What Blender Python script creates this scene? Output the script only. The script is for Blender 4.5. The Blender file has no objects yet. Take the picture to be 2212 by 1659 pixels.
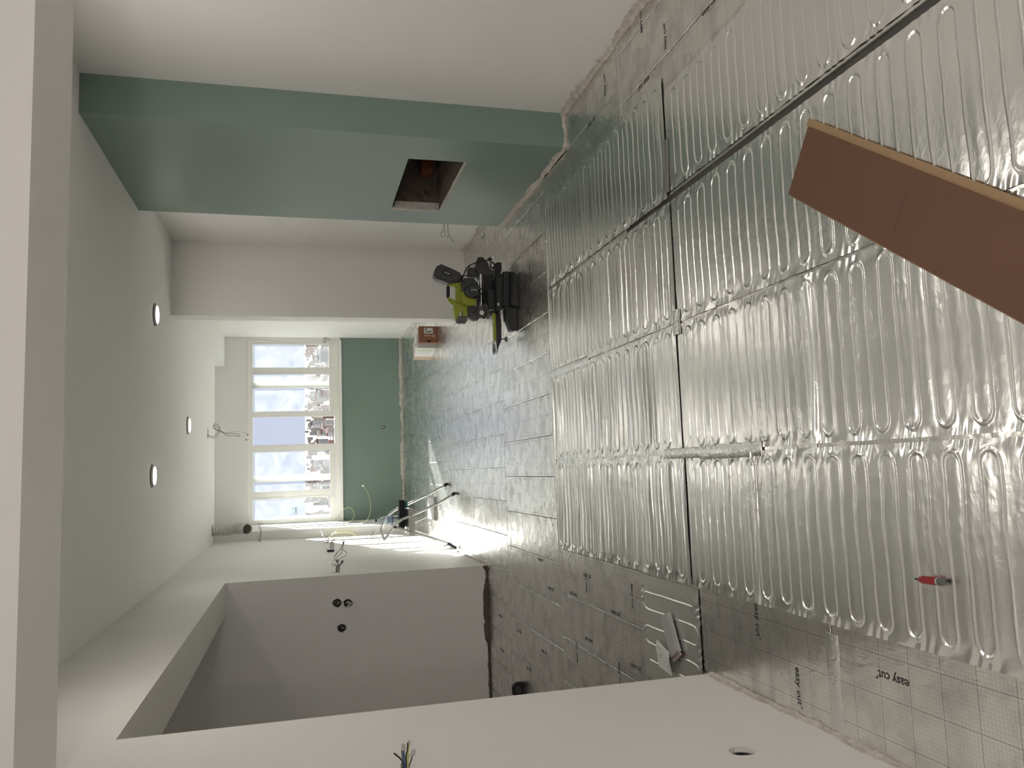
import bpy, bmesh, math, random
import numpy as np
from mathutils import Vector, Matrix

# ------------------------------------------------------------------ camera
S = bpy.context.scene
COL = S.collection
F_PX, YAW, PITCH, ROLL, H = 1722.7, 0.107932, 0.259605, -0.00755, 1.45   # photo is turned 90 degrees on its side
def cam_axes():
    cy, sy, cp, sp = math.cos(YAW), math.sin(YAW), math.cos(PITCH), math.sin(PITCH)
    fw = Vector((sy*cp, cy*cp, -sp)); rt = Vector((cy, -sy, 0)); up = rt.cross(fw)
    r = rt*math.cos(ROLL) + up*math.sin(ROLL); u = -rt*math.sin(ROLL) + up*math.cos(ROLL)
    return r, u, fw
CR, CU, CF = cam_axes()
CPOS = Vector((0, 0, H))
cd = bpy.data.cameras.new('camera'); cam = bpy.data.objects.new('camera', cd); COL.objects.link(cam)
cd.sensor_fit = 'HORIZONTAL'; cd.sensor_width = 36.0; cd.lens = F_PX/2212*36.0
cd.clip_start = 0.05; cd.clip_end = 30000
mw = Matrix.Identity(4)
for i, a in enumerate((-CU, CR, -CF)):
    for j in range(3): mw[j][i] = a[j]
mw.translation = CPOS
cam.matrix_world = mw
S.camera = cam
def ray(p):
    x, y = p
    return CF*F_PX + CR*(1659-y-829.5) - CU*(x-1106.0)
def on(p, axis, val):
    d = ray(p); t = (val-CPOS[axis])/d[axis]
    return CPOS + d*t
def fl(p, z=0.0): return on(p, 2, z)

# ------------------------------------------------------------------ world, sun, exposure
W = bpy.data.worlds.new('sky'); S.world = W; W.use_nodes = True
wn = W.node_tree.nodes; wl = W.node_tree.links; wn.clear()
wo = wn.new('ShaderNodeOutputWorld'); bg = wn.new('ShaderNodeBackground')
tc = wn.new('ShaderNodeTexCoord'); sx = wn.new('ShaderNodeSeparateXYZ'); rp = wn.new('ShaderNodeValToRGB')
wl.new(tc.outputs['Generated'], sx.inputs[0]); wl.new(sx.outputs['Z'], rp.inputs[0])
rp.color_ramp.elements[0].position = 0.0; rp.color_ramp.elements[0].color = (0.75, 0.81, 1.0, 1)
rp.color_ramp.elements[1].position = 0.6; rp.color_ramp.elements[1].color = (0.66, 0.76, 1.0, 1)
wl.new(rp.outputs[0], bg.inputs[0]); wl.new(bg.outputs[0], wo.inputs[0])
bg.inputs[1].default_value = 0.375
sun_l = bpy.data.lights.new('sun', 'SUN'); sun_l.energy = 16.5; sun_l.angle = math.radians(0.6); sun_l.color = (1.0, 0.985, 0.95)
sun = bpy.data.objects.new('sun', sun_l); COL.objects.link(sun)
SUN_DIR = Vector((-0.58, -1.0, -0.42)).normalized()
sun.rotation_euler = SUN_DIR.to_track_quat('-Z', 'Y').to_euler(); sun.location = (6, 20, 9)
vs = S.view_settings
vs.view_transform = 'Standard'; vs.look = 'None'; vs.gamma = 1.0; vs.use_curve_mapping = False
vs.exposure = 1.13
S.cycles.use_denoising = True
S.cycles.max_bounces = 6; S.cycles.diffuse_bounces = 4; S.cycles.glossy_bounces = 4; S.cycles.transparent_max_bounces = 12
S.cycles.use_adaptive_sampling = True; S.cycles.adaptive_threshold = 0.12; S.cycles.adaptive_min_samples = 16
S.cycles.sample_clamp_indirect = 6.0
S.cycles.blur_glossy = 1.0

# ------------------------------------------------------------------ helpers
class G:
    def __init__(s): s.v = []; s.f = []; s.m = []; s.cur = 0
    def add(s, vs_, fs):
        b = len(s.v); s.v += [tuple(p) for p in vs_]; s.f += [tuple(b+i for i in f) for f in fs]; s.m += [s.cur]*len(fs); return s
    def slot(s, i): s.cur = i; return s
    def box(s, x0, x1, y0, y1, z0, z1):
        return s.add([(x0,y0,z0),(x1,y0,z0),(x1,y1,z0),(x0,y1,z0),(x0,y0,z1),(x1,y0,z1),(x1,y1,z1),(x0,y1,z1)],
                     [(0,3,2,1),(4,5,6,7),(0,1,5,4),(1,2,6,5),(2,3,7,6),(3,0,4,7)])
    def tube(s, pts, r, n=8, cap=True, r1=None):
        pts = [Vector(p) for p in pts]; k = len(pts)
        rs = r if isinstance(r, (list, tuple)) else [r + ((r1 if r1 is not None else r)-r)*i/max(1,k-1) for i in range(k)]
        t0 = (pts[1]-pts[0]).normalized()
        nrm = t0.orthogonal().normalized(); ring = []
        for i, p in enumerate(pts):
            t = (pts[min(i+1,k-1)]-pts[max(i-1,0)])
            t = t.normalized() if t.length > 1e-9 else t0
            nrm = (nrm - t*nrm.dot(t)); nrm = nrm.normalized() if nrm.length > 1e-6 else t.orthogonal().normalized()
            bn = t.cross(nrm)
            ring.append([p + (nrm*math.cos(2*math.pi*j/n) + bn*math.sin(2*math.pi*j/n))*rs[i] for j in range(n)])
        vs_ = [q for rr in ring for q in rr]; fs = []
        for i in range(k-1):
            for j in range(n):
                fs.append((i*n+j, i*n+(j+1)%n, (i+1)*n+(j+1)%n, (i+1)*n+j))
        if cap: fs += [tuple(range(n-1,-1,-1)), tuple((k-1)*n+j for j in range(n))]
        return s.add(vs_, fs)
    def prism(s, poly, a, b):       # poly: list of 3D points, extruded from offset vector a to b
        a = Vector(a); b = Vector(b); n = len(poly)
        v = [Vector(p)+a for p in poly] + [Vector(p)+b for p in poly]
        return s.add(v, [tuple(range(n)), tuple(range(2*n-1, n-1, -1))] + [(i, i+n, (i+1)%n+n, (i+1)%n) for i in range(n)])
    def lathe(s, c, axis, prof, n=20):   # prof: list of (r, t) along axis
        axis = Vector(axis).normalized(); a = axis.orthogonal().normalized(); b = axis.cross(a); c = Vector(c)
        v = [c + axis*t + (a*math.cos(2*math.pi*j/n)+b*math.sin(2*math.pi*j/n))*r for r, t in prof for j in range(n)]
        f = [(i*n+j, i*n+(j+1)%n, (i+1)*n+(j+1)%n, (i+1)*n+j) for i in range(len(prof)-1) for j in range(n)]
        f += [tuple(range(n-1,-1,-1)), tuple((len(prof)-1)*n+j for j in range(n))]
        return s.add(v, f)
    def obj(s, name, mat, parent=None, smooth=False, bevel=0.0, loc=None, seg=2):
        me = bpy.data.meshes.new(name); me.from_pydata(s.v, [], s.f)
        mats = mat if isinstance(mat, (list, tuple)) else [mat]
        for m in mats: me.materials.append(m)
        if len(mats) > 1: me.polygons.foreach_set('material_index', s.m)
        bm = bmesh.new(); bm.from_mesh(me)
        bmesh.ops.recalc_face_normals(bm, faces=bm.faces[:])
        if bevel > 0:
            es = [e for e in bm.edges if len(e.link_faces) == 2 and e.calc_face_angle(0) > 0.6]
            bmesh.ops.bevel(bm, geom=es, offset=bevel, segments=seg, affect='EDGES', clamp_overlap=True)
        bm.to_mesh(me); bm.free()
        if smooth:
            me.shade_smooth(); me.set_sharp_from_angle(angle=math.radians(40))
        o = bpy.data.objects.new(name, me); COL.objects.link(o)
        if parent: o.parent = parent; o.matrix_parent_inverse = Matrix.Translation(-parent.location) if parent.type == 'EMPTY' else Matrix.Identity(4)
        if loc: o.location = loc
        return o
def tag(o, label, cat, group=None, kind=None):
    o['label'] = label; o['category'] = cat
    if group: o['group'] = group
    if kind: o['kind'] = kind
    return o
def thing(name, loc, label, cat, group=None):
    e = bpy.data.objects.new(name, None); COL.objects.link(e); e.location = loc; e.empty_display_size = 0.05
    return tag(e, label, cat, group)
def struct(o, label=None, cat=None):
    o['kind'] = 'structure'
    if label: o['label'] = label
    if cat: o['category'] = cat
    return o
def spline(pts, n=6):
    P = [Vector(p) for p in pts]; out = []
    for i in range(len(P)-1):
        p0, p1, p2, p3 = P[max(i-1,0)], P[i], P[i+1], P[min(i+2,len(P)-1)]
        for k in range(n):
            t = k/n
            out.append(0.5*((2*p1)+(p2-p0)*t+(2*p0-5*p1+4*p2-p3)*t*t+(3*p1-p0-3*p2+p3)*t**3))
    return out + [P[-1]]
def cut(o, cutters):
    for c in cutters:
        m = o.modifiers.new('cut', 'BOOLEAN'); m.operation = 'DIFFERENCE'; m.solver = 'EXACT'; m.object = c
    bpy.context.view_layer.update()
    dg = bpy.context.evaluated_depsgraph_get()
    me = bpy.data.meshes.new_from_object(o.evaluated_get(dg)); o.modifiers.clear(); old = o.data; o.data = me
    bpy.data.meshes.remove(old)
    for c in cutters:
        d = c.data; bpy.data.objects.remove(c); bpy.data.meshes.remove(d)
    return o
TXT = {}
def text_mesh(body, size, key=None):
    k = (body, size)
    if k in TXT: return TXT[k]
    cu = bpy.data.curves.new('lettering', 'FONT'); cu.body = body; cu.size = size; cu.align_x = 'CENTER'; cu.align_y = 'CENTER'; cu.resolution_u = 2; cu.offset = size*0.014
    o = bpy.data.objects.new('tmp', cu); COL.objects.link(o); bpy.context.view_layer.update()
    me = bpy.data.meshes.new_from_object(o.evaluated_get(bpy.context.evaluated_depsgraph_get()))
    bpy.data.objects.remove(o); bpy.data.curves.remove(cu)
    TXT[k] = me
    return me
def lettering(body, size, pos, xdir, ydir, mat, parent=None, sxy=(1,1)):
    me = text_mesh(body, size)
    if not me.materials: me.materials.append(mat)
    o = bpy.data.objects.new('lettering', me); COL.objects.link(o)
    X = Vector(xdir).normalized(); Y = Vector(ydir); Y = (Y - X*Y.dot(X)).normalized(); Z = X.cross(Y)
    m = Matrix.Identity(4)
    for i, (a, s_) in enumerate(((X, sxy[0]), (Y, sxy[1]), (Z, 1))):
        for j in range(3): m[j][i] = a[j]*s_
    m.translation = Vector(pos)
    if parent:
        o.parent = parent
        pw = Matrix.Translation(parent.location) @ parent.rotation_euler.to_matrix().to_4x4()
        if parent.parent: pw = Matrix.Translation(parent.parent.location) @ pw if parent.parent.type == 'EMPTY' and parent.matrix_parent_inverse == Matrix.Identity(4) else pw
        o.matrix_parent_inverse = pw.inverted()
    o.matrix_basis = m
    return o

# ------------------------------------------------------------------ materials
MATS = {}
def mat(name, col, rough=0.6, metal=0.0, noise=0.0, nscale=8.0, bump=0.0, bscale=40.0, spec=0.5, emit=None, estr=0.0):
    if name in MATS: return MATS[name]
    m = bpy.data.materials.new(name); m.use_nodes = True; nt = m.node_tree; b = nt.nodes['Principled BSDF']
    b.inputs['Base Color'].default_value = (*col, 1); b.inputs['Roughness'].default_value = rough; b.inputs['Metallic'].default_value = metal
    b.inputs['Specular IOR Level'].default_value = spec
    tcn = nt.nodes.new('ShaderNodeTexCoord')
    if noise > 0:
        n = nt.nodes.new('ShaderNodeTexNoise'); n.inputs['Scale'].default_value = nscale; n.inputs['Detail'].default_value = 4
        nt.links.new(tcn.outputs['Object'], n.inputs['Vector'])
        mx = nt.nodes.new('ShaderNodeMixRGB'); mx.blend_type = 'MIX'
        mx.inputs[1].default_value = (*[c*(1-noise) for c in col], 1); mx.inputs[2].default_value = (*[min(1, c*(1+noise)) for c in col], 1)
        nt.links.new(n.outputs['Fac'], mx.inputs[0]); nt.links.new(mx.outputs[0], b.inputs['Base Color'])
    if bump > 0:
        n2 = nt.nodes.new('ShaderNodeTexNoise'); n2.inputs['Scale'].default_value = bscale; n2.inputs['Detail'].default_value = 5
        nt.links.new(tcn.outputs['Object'], n2.inputs['Vector'])
        bp = nt.nodes.new('ShaderNodeBump'); bp.inputs['Strength'].default_value = bump; bp.inputs['Distance'].default_value = 0.01
        nt.links.new(n2.outputs['Fac'], bp.inputs['Height']); nt.links.new(bp.outputs[0], b.inputs['Normal'])
    if emit:
        b.inputs['Emission Color'].default_value = (*emit, 1); b.inputs['Emission Strength'].default_value = estr
    MATS[name] = m
    return m
white_paint = mat('white_paint', (0.80, 0.79, 0.765), 0.55, noise=0.02, nscale=3, bump=0.03, bscale=120, spec=0.3)
ceil_paint = mat('ceiling_paint', (0.82, 0.82, 0.795), 0.6, noise=0.015, nscale=2, spec=0.25)
green_paint = mat('green_paint', (0.195, 0.268, 0.232), 0.45, noise=0.03, nscale=3, bump=0.03, bscale=120, spec=0.35)
plaster = mat('raw_plaster', (0.56, 0.52, 0.47), 0.9, noise=0.45, nscale=30, bump=0.7, bscale=60, spec=0.1)
concrete = mat('concrete', (0.10, 0.095, 0.09), 0.9, noise=0.3, nscale=10, spec=0.1)
rubble = mat('rubble', (0.13, 0.105, 0.088), 0.95, noise=0.5, nscale=18, bump=0.8, bscale=35, spec=0.05)
brick_red = mat('brick_red', (0.20, 0.075, 0.045), 0.9, noise=0.3, nscale=20, bump=0.4, bscale=50, spec=0.05)
upvc = mat('white_upvc', (0.84, 0.83, 0.78), 0.3, spec=0.5)
dark = mat('dark_cavity', (0.03, 0.03, 0.028), 0.9, spec=0.05)
black_plastic = mat('black_plastic', (0.012, 0.013, 0.013), 0.45)
black_rubber = mat('black_rubber', (0.015, 0.015, 0.015), 0.7)
dark_grey = mat('dark_grey_plastic', (0.05, 0.05, 0.046), 0.5)
mid_grey = mat('grey_plastic', (0.11, 0.11, 0.10), 0.5)
lime = mat('lime_plastic', (0.30, 0.34, 0.025), 0.4)
chrome = mat('chrome', (0.75, 0.75, 0.74), 0.18, 1.0)
alu = mat('aluminium', (0.62, 0.62, 0.61), 0.38, 0.9)
step_grey = mat('step_plastic', (0.55, 0.55, 0.53), 0.5)
ink = mat('print_ink', (0.02, 0.022, 0.025), 0.6)
white_plastic = mat('white_plastic', (0.75, 0.75, 0.72), 0.4)
wire_white = mat('wire_white', (0.55, 0.55, 0.52), 0.5)
wire_grey = mat('wire_grey', (0.16, 0.16, 0.155), 0.5)
wire_black = mat('wire_black', (0.015, 0.014, 0.013), 0.5)
wire_yg = mat('wire_yellow_green', (0.42, 0.44, 0.16), 0.5)
wire_yel = mat('wire_yellow', (0.70, 0.60, 0.25), 0.5)
wire_blue = mat('wire_blue', (0.06, 0.10, 0.22), 0.5)
teal = mat('teal_plastic', (0.03, 0.20, 0.22), 0.5)
cardboard_brown = mat('brown_print', (0.24, 0.10, 0.05), 0.6, noise=0.06, nscale=20)
kraft = mat('kraft', (0.48, 0.37, 0.27), 0.75, noise=0.08, nscale=25)
paper = mat('paper', (0.72, 0.72, 0.70), 0.7)
pale_green = mat('pale_green_print', (0.52, 0.58, 0.45), 0.6)
pink_print = mat('pink_print', (0.62, 0.42, 0.42), 0.6)
red_plastic = mat('red_paint', (0.30, 0.012, 0.018), 0.35)
wood_tan = mat('wood_fibre', (0.36, 0.24, 0.13), 0.7, noise=0.12, nscale=60)
plank_back = mat('plank_back', (0.15, 0.072, 0.043), 0.5, noise=0.05, nscale=12, spec=0.35)
plank_ink = mat('plank_ink', (0.10, 0.035, 0.022), 0.6)
duct_white = mat('duct_white', (0.60, 0.59, 0.56), 0.6)
lamp_glow = mat('lamp_glow', (0.9, 0.9, 0.85), 0.5, emit=(1.0, 0.97, 0.80), estr=4.0)
clear_pl = mat('clear_film', (0.40, 0.40, 0.385), 0.18, spec=0.6)

def crinkle(name, base, rough, scales, strength, grid=False, dist=0.004):
    m = bpy.data.materials.new(name); m.use_nodes = True; nt = m.node_tree; b = nt.nodes['Principled BSDF']
    b.inputs['Base Color'].default_value = (*base, 1); b.inputs['Metallic'].default_value = 1.0; b.inputs['Roughness'].default_value = rough
    t = nt.nodes.new('ShaderNodeTexCoord'); hs = []
    oi = nt.nodes.new('ShaderNodeObjectInfo')
    off = nt.nodes.new('ShaderNodeVectorMath'); off.operation = 'ADD'
    comb = nt.nodes.new('ShaderNodeCombineXYZ'); mul = nt.nodes.new('ShaderNodeMath'); mul.operation = 'MULTIPLY'; mul.inputs[1].default_value = 37.0
    nt.links.new(oi.outputs['Random'], mul.inputs[0]); nt.links.new(mul.outputs[0], comb.inputs[0]); nt.links.new(mul.outputs[0], comb.inputs[1])
    nt.links.new(t.outputs['Object'], off.inputs[0]); nt.links.new(comb.outputs[0], off.inputs[1])
    prev = None
    for sc, wgt, stretch, vor in scales:
        mp = nt.nodes.new('ShaderNodeMapping'); mp.inputs['Scale'].default_value = (stretch[0], stretch[1], 1)
        nt.links.new(off.outputs[0], mp.inputs[0])
        if vor:
            n = nt.nodes.new('ShaderNodeTexVoronoi'); n.feature = 'F1'; n.inputs['Scale'].default_value = sc; out = n.outputs['Distance']
        else:
            n = nt.nodes.new('ShaderNodeTexNoise'); n.inputs['Scale'].default_value = sc; n.inputs['Detail'].default_value = 3; n.inputs['Distortion'].default_value = 0.6; out = n.outputs['Fac']
        nt.links.new(mp.outputs[0], n.inputs['Vector'])
        ml = nt.nodes.new('ShaderNodeMath'); ml.operation = 'MULTIPLY'; ml.inputs[1].default_value = wgt; nt.links.new(out, ml.inputs[0])
        if prev is None: prev = ml.outputs[0]
        else:
            ad = nt.nodes.new('ShaderNodeMath'); ad.operation = 'ADD'; nt.links.new(prev, ad.inputs[0]); nt.links.new(ml.outputs[0], ad.inputs[1]); prev = ad.outputs[0]
    bp = nt.nodes.new('ShaderNodeBump'); bp.inputs['Strength'].default_value = strength; bp.inputs['Distance'].default_value = dist
    nt.links.new(prev, bp.inputs['Height']); nt.links.new(bp.outputs[0], b.inputs['Normal'])
    if grid:
        # printed centimetre grid with heavier lines every ten
        def lines(period, width):
            fs = []
            sp = nt.nodes.new('ShaderNodeSeparateXYZ'); nt.links.new(t.outputs['Object'], sp.inputs[0])
            for ax in (0, 1):
                a = nt.nodes.new('ShaderNodeMath'); a.operation = 'PINGPONG'; a.inputs[1].default_value = period/2; nt.links.new(sp.outputs[ax], a.inputs[0])
                c = nt.nodes.new('ShaderNodeMath'); c.operation = 'LESS_THAN'; c.inputs[1].default_value = width; nt.links.new(a.outputs[0], c.inputs[0]); fs.append(c)
            mxn = nt.nodes.new('ShaderNodeMath'); mxn.operation = 'MAXIMUM'; nt.links.new(fs[0].outputs[0], mxn.inputs[0]); nt.links.new(fs[1].outputs[0], mxn.inputs[1])
            return mxn.outputs[0]
        f1 = lines(0.0105, 0.0004); f2 = lines(0.105, 0.0007)
        m1 = nt.nodes.new('ShaderNodeMath'); m1.operation = 'MULTIPLY'; m1.inputs[1].default_value = 0.30; nt.links.new(f1, m1.inputs[0])
        m2 = nt.nodes.new('ShaderNodeMath'); m2.operation = 'MULTIPLY'; m2.inputs[1].default_value = 0.75; nt.links.new(f2, m2.inputs[0])
        mm = nt.nodes.new('ShaderNodeMath'); mm.operation = 'MAXIMUM'; nt.links.new(m1.outputs[0], mm.inputs[0]); nt.links.new(m2.outputs[0], mm.inputs[1])
        # scuffs
        sn = nt.nodes.new('ShaderNodeTexNoise'); sn.inputs['Scale'].default_value = 9; sn.inputs['Detail'].default_value = 6; nt.links.new(off.outputs[0], sn.inputs['Vector'])
        sr = nt.nodes.new('ShaderNodeValToRGB'); sr.color_ramp.elements[0].position = 0.42; sr.color_ramp.elements[1].position = 0.72
        sr.color_ramp.elements[0].color = (*base, 1); sr.color_ramp.elements[1].color = (*[c*0.72 for c in base], 1); nt.links.new(sn.outputs['Fac'], sr.inputs[0])
        mx = nt.nodes.new('ShaderNodeMixRGB'); nt.links.new(mm.outputs[0], mx.inputs[0]); nt.links.new(sr.outputs[0], mx.inputs[1]); mx.inputs[2].default_value = (0.05, 0.05, 0.05, 1)
        nt.links.new(mx.outputs[0], b.inputs['Base Color'])
        rn = nt.nodes.new('ShaderNodeMapRange'); rn.inputs[3].default_value = rough-0.06; rn.inputs[4].default_value = rough+0.10
        nt.links.new(sn.outputs['Fac'], rn.inputs[0]); nt.links.new(rn.outputs[0], b.inputs['Roughness'])
    return m
foil = crinkle('heating_foil', (0.86, 0.86, 0.835), 0.26, [(14, 1.0, (1, 1), False), (55, 0.3, (1, 1.6), False), (30, 0.3, (1, 2.2), True)], 0.28)
foil_tape = crinkle('foil_tape', (0.76, 0.76, 0.74), 0.24, [(40, 1.0, (1, 1), False), (90, 0.5, (1, 1), False)], 0.6)
panel_foil = crinkle('panel_foil', (0.89, 0.875, 0.835), 0.25, [(9, 1.0, (1, 1), False), (34, 0.4, (1.6, 1), False), (22, 0.35, (1, 1), True)], 0.6, grid=True)

def glass_mat(name, haze):
    m = bpy.data.materials.new(name); m.use_nodes = True; nt = m.node_tree; nt.nodes.clear()
    o = nt.nodes.new('ShaderNodeOutputMaterial'); tr = nt.nodes.new('ShaderNodeBsdfTransparent'); tr.inputs[0].default_value = (0.97, 0.985, 0.98, 1)
    tl = nt.nodes.new('ShaderNodeBsdfTranslucent'); tl.inputs[0].default_value = (0.9, 0.92, 0.92, 1)
    gl = nt.nodes.new('ShaderNodeBsdfGlossy'); gl.inputs['Roughness'].default_value = 0.02
    n = nt.nodes.new('ShaderNodeTexNoise'); n.inputs['Scale'].default_value = 5; n.inputs['Detail'].default_value = 5; n.inputs['Distortion'].default_value = 1.0
    t = nt.nodes.new('ShaderNodeTexCoord'); nt.links.new(t.outputs['Object'], n.inputs['Vector'])
    mr = nt.nodes.new('ShaderNodeMapRange'); mr.inputs[1].default_value = 0.3; mr.inputs[2].default_value = 0.75; mr.inputs[3].default_value = haze*0.5; mr.inputs[4].default_value = haze*1.7
    nt.links.new(n.outputs['Fac'], mr.inputs[0])
    m1 = nt.nodes.new('ShaderNodeMixShader'); nt.links.new(mr.outputs[0], m1.inputs[0]); nt.links.new(tr.outputs[0], m1.inputs[1]); nt.links.new(tl.outputs[0], m1.inputs[2])
    fr = nt.nodes.new('ShaderNodeFresnel'); fr.inputs[0].default_value = 1.45
    m2 = nt.nodes.new('ShaderNodeMixShader'); nt.links.new(fr.outputs[0], m2.inputs[0]); nt.links.new(m1.outputs[0], m2.inputs[1]); nt.links.new(gl.outputs[0], m2.inputs[2])
    nt.links.new(m2.outputs[0], o.inputs[0])
    return m
film_glass = glass_mat('film_glass', 0.02)
def bottle_mat():
    m = bpy.data.materials.new('clear_bottle'); m.use_nodes = True; nt = m.node_tree; nt.nodes.clear()
    o = nt.nodes.new('ShaderNodeOutputMaterial'); tr = nt.nodes.new('ShaderNodeBsdfTransparent'); tr.inputs[0].default_value = (0.90, 0.94, 0.96, 1)
    gl = nt.nodes.new('ShaderNodeBsdfGlossy'); gl.inputs['Roughness'].default_value = 0.08
    lw = nt.nodes.new('ShaderNodeLayerWeight'); lw.inputs[0].default_value = 0.35
    mx = nt.nodes.new('ShaderNodeMixShader'); nt.links.new(lw.outputs['Facing'], mx.inputs[0]); nt.links.new(tr.outputs[0], mx.inputs[1]); nt.links.new(gl.outputs[0], mx.inputs[2])
    nt.links.new(mx.outputs[0], o.inputs[0]); return m
clear_bottle = bottle_mat()

# ------------------------------------------------------------------ structure
ZC = 2.47                       # main ceiling
XL, XLB = -0.78, -1.02          # left wall face / back
XR = 1.97                       # right wall face
Y_JAMB, Y_KIT, Y_PIL = 2.754, 6.41, 10.4
Y_FAR = 11.75
rnd = random.Random(4)

def wall_cyl(p, axis, r, depth, n=14, jag=0.0, seed=1):
    rr = random.Random(seed); g = G(); axis = Vector(axis).normalized(); a = axis.orthogonal().normalized(); b = axis.cross(a); p = Vector(p)
    rad = [r*(1+jag*rr.uniform(-1, 1)) for _ in range(n)]
    poly = [p + (a*math.cos(2*math.pi*i/n)+b*math.sin(2*math.pi*i/n))*rad[i] for i in range(n)]
    g.prism(poly, axis*0.05, -axis*depth)
    return g.obj('cutter', white_paint)

slab = G().box(-2.6, 2.2, -3.0, 11.95, -0.25, -0.012).obj('floor', concrete); struct(slab, 'bare floor slab covered with silver foil insulation panels', 'floor')

front_hole = on((1603, 1622), 0, XL)
wl1 = G().box(XLB, XL, -3.0, Y_JAMB, -0.02, 2.6).obj('wall_left', white_paint)
cut(wl1, [wall_cyl(front_hole, (1, 0, 0), 0.036, 0.07, 16, 0.10, 3), wall_cyl(on((880, 1690), 0, XL), (1, 0, 0), 0.034, 0.06, 16, 0.05, 5)])
struct(wl1, 'white painted wall on the left beside the camera', 'wall')
wh = G().box(XLB, XL, Y_JAMB, Y_KIT, 2.0, 2.6).obj('wall_over_opening', white_paint); struct(wh, 'white lintel wall above the wide opening', 'wall')
# far left wall with sockets and an open chase
left_boxes = {'a': (560, 1170), 'b': (706, 1172), 'd': (728, 1210), 'e': (728, 1236), 'g': (806, 1164)}
wl2 = G().box(XLB, XL, Y_KIT+0.2, Y_PIL, -0.02, 2.6).obj('wall_left_far', white_paint)
cuts = [wall_cyl(on(p, 0, XL), (1, 0, 0), 0.036, 0.05, 14, 0.03, i) for i, p in enumerate(left_boxes.values())]
q0, q1 = on((795, 1181), 0, XL), on((838, 1181), 0, XL)
HY = (q0.y+q1.y)/2
cuts.append(G().box(XL-0.06, XL+0.05, HY-0.16, HY+0.16, q1.z, q0.z).obj('cutter', white_paint))
cut(wl2, cuts); struct(wl2, 'white wall on the far left striped with sunlight', 'wall')
wp = G().box(XLB, -0.67, Y_PIL, Y_FAR+0.2, -0.02, 2.75).obj('wall_pilaster', white_paint); struct(wp, 'white pilaster in the far left corner by the window', 'wall')
wk = G().box(-2.6, XL, Y_KIT, Y_KIT+0.2, -0.02, 2.6).obj('wall_kitchen', white_paint)
kit_h = [on((728, 1303), 1, Y_KIT), on((752, 1303), 1, Y_KIT), on((738, 1357), 1, Y_KIT)]
cut(wk, [wall_cyl(p, (0, -1, 0), 0.034, 0.05, 14, 0.14, 11+i) for i, p in enumerate(kit_h)])
struct(wk, 'shaded white wall inside the left opening', 'wall')
struct(G().box(-2.8, -2.6, 2.3, 6.7, -0.02, 2.6).obj('wall_kitchen_left', white_paint))
struct(G().box(-2.6, XLB, 2.3, 2.5, -0.02, 2.6).obj('wall_kitchen_front', white_paint))
# green pillar with an open service recess
PX, PY0, PY1 = 1.77, 4.07, 5.55
RY0, RY1, RZ0, RZ1 = 4.375, 5.265, 0.517, 0.845
wr = G().box(XR, 2.2, -3.0, Y_FAR+0.2, -0.02, 2.75).obj('wall_right', white_paint)
cut(wr, [G().box(XR-0.05, 2.18, RY0, RY1, RZ0, RZ1).obj('cutter', white_paint)])
struct(wr, 'long white wall on the right', 'wall')
pil = G().box(PX, XR, PY0, PY1, 0.0, ZC).obj('wall_pillar', green_paint)
cut(pil, [G().box(PX-0.05, XR+0.05, RY0, RY1, RZ0, RZ1).obj('cutter', green_paint)])
struct(pil, 'sage green painted pillar with a square service recess', 'wall')
struct(G().box(1.345, XR, 6.95, 7.15, -0.02, ZC).obj('wall_stub', white_paint), 'white stub wall behind the mitre saw', 'wall')
# window wall
hole_fw = on((828, 923), 1, Y_FAR)
wb = G().box(-0.67, XR, Y_FAR, Y_FAR+0.2, 0.0, 0.885).obj('wall_back_lower', green_paint)
cut(wb, [wall_cyl(hole_fw, (0, -1, 0), 0.022, 0.05, 12, 0.1, 8)])
struct(wb, 'green dado wall under the window', 'wall')
struct(G().box(-0.67, XR, Y_FAR, Y_FAR+0.2, 2.175, 2.75).obj('wall_back_upper', white_paint), 'white wall above the window', 'wall')
struct(G().box(1.935, XR, Y_FAR, Y_FAR+0.2, 0.885, 2.175).obj('wall_back_side', white_paint))
# ceilings
wire_hole = on((449, 936), 2, ZC); duct_hole = on((459, 1146), 2, ZC)
ce = G().box(-2.8, 2.2, 2.40, Y_PIL, ZC, ZC+0.13).obj('ceiling', ceil_paint)
cut(ce, [wall_cyl(wire_hole, (0, 0, -1), 0.065, 0.1, 16), wall_cyl(duct_hole, (0, 0, -1), 0.075, 0.1, 18)])
struct(ce, 'white plasterboard ceiling', 'ceiling')
struct(G().box(1.55, XR, Y_PIL, Y_FAR, ZC, 2.66).obj('ceiling_box', ceil_paint))
struct(G().box(-1.02, 2.2, Y_PIL-0.1, Y_FAR+0.2, 2.66, 2.8).obj('ceiling_window_bay', ceil_paint))
struct(G().box(-1.02, 2.2, -3.0, 2.07, ZC, ZC+0.13).obj('ceiling_near', ceil_paint))
struct(G().box(XL, XR, 2.07, 2.40, 2.07, 2.6).obj('wall_header', white_paint), 'white header beam across the room near the camera', 'beam')
# unseen room behind the camera; its window opening is added to let daylight in
struct(G().box(XL, -0.35, -3.2, -3.0, -0.02, 2.6).obj('wall_rear_left', white_paint))
struct(G().box(1.55, XR, -3.2, -3.0, -0.02, 2.6).obj('wall_rear_right', white_paint))
struct(G().box(-0.35, 1.55, -3.2, -3.0, 2.2, 2.6).obj('wall_rear_top', white_paint))

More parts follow.
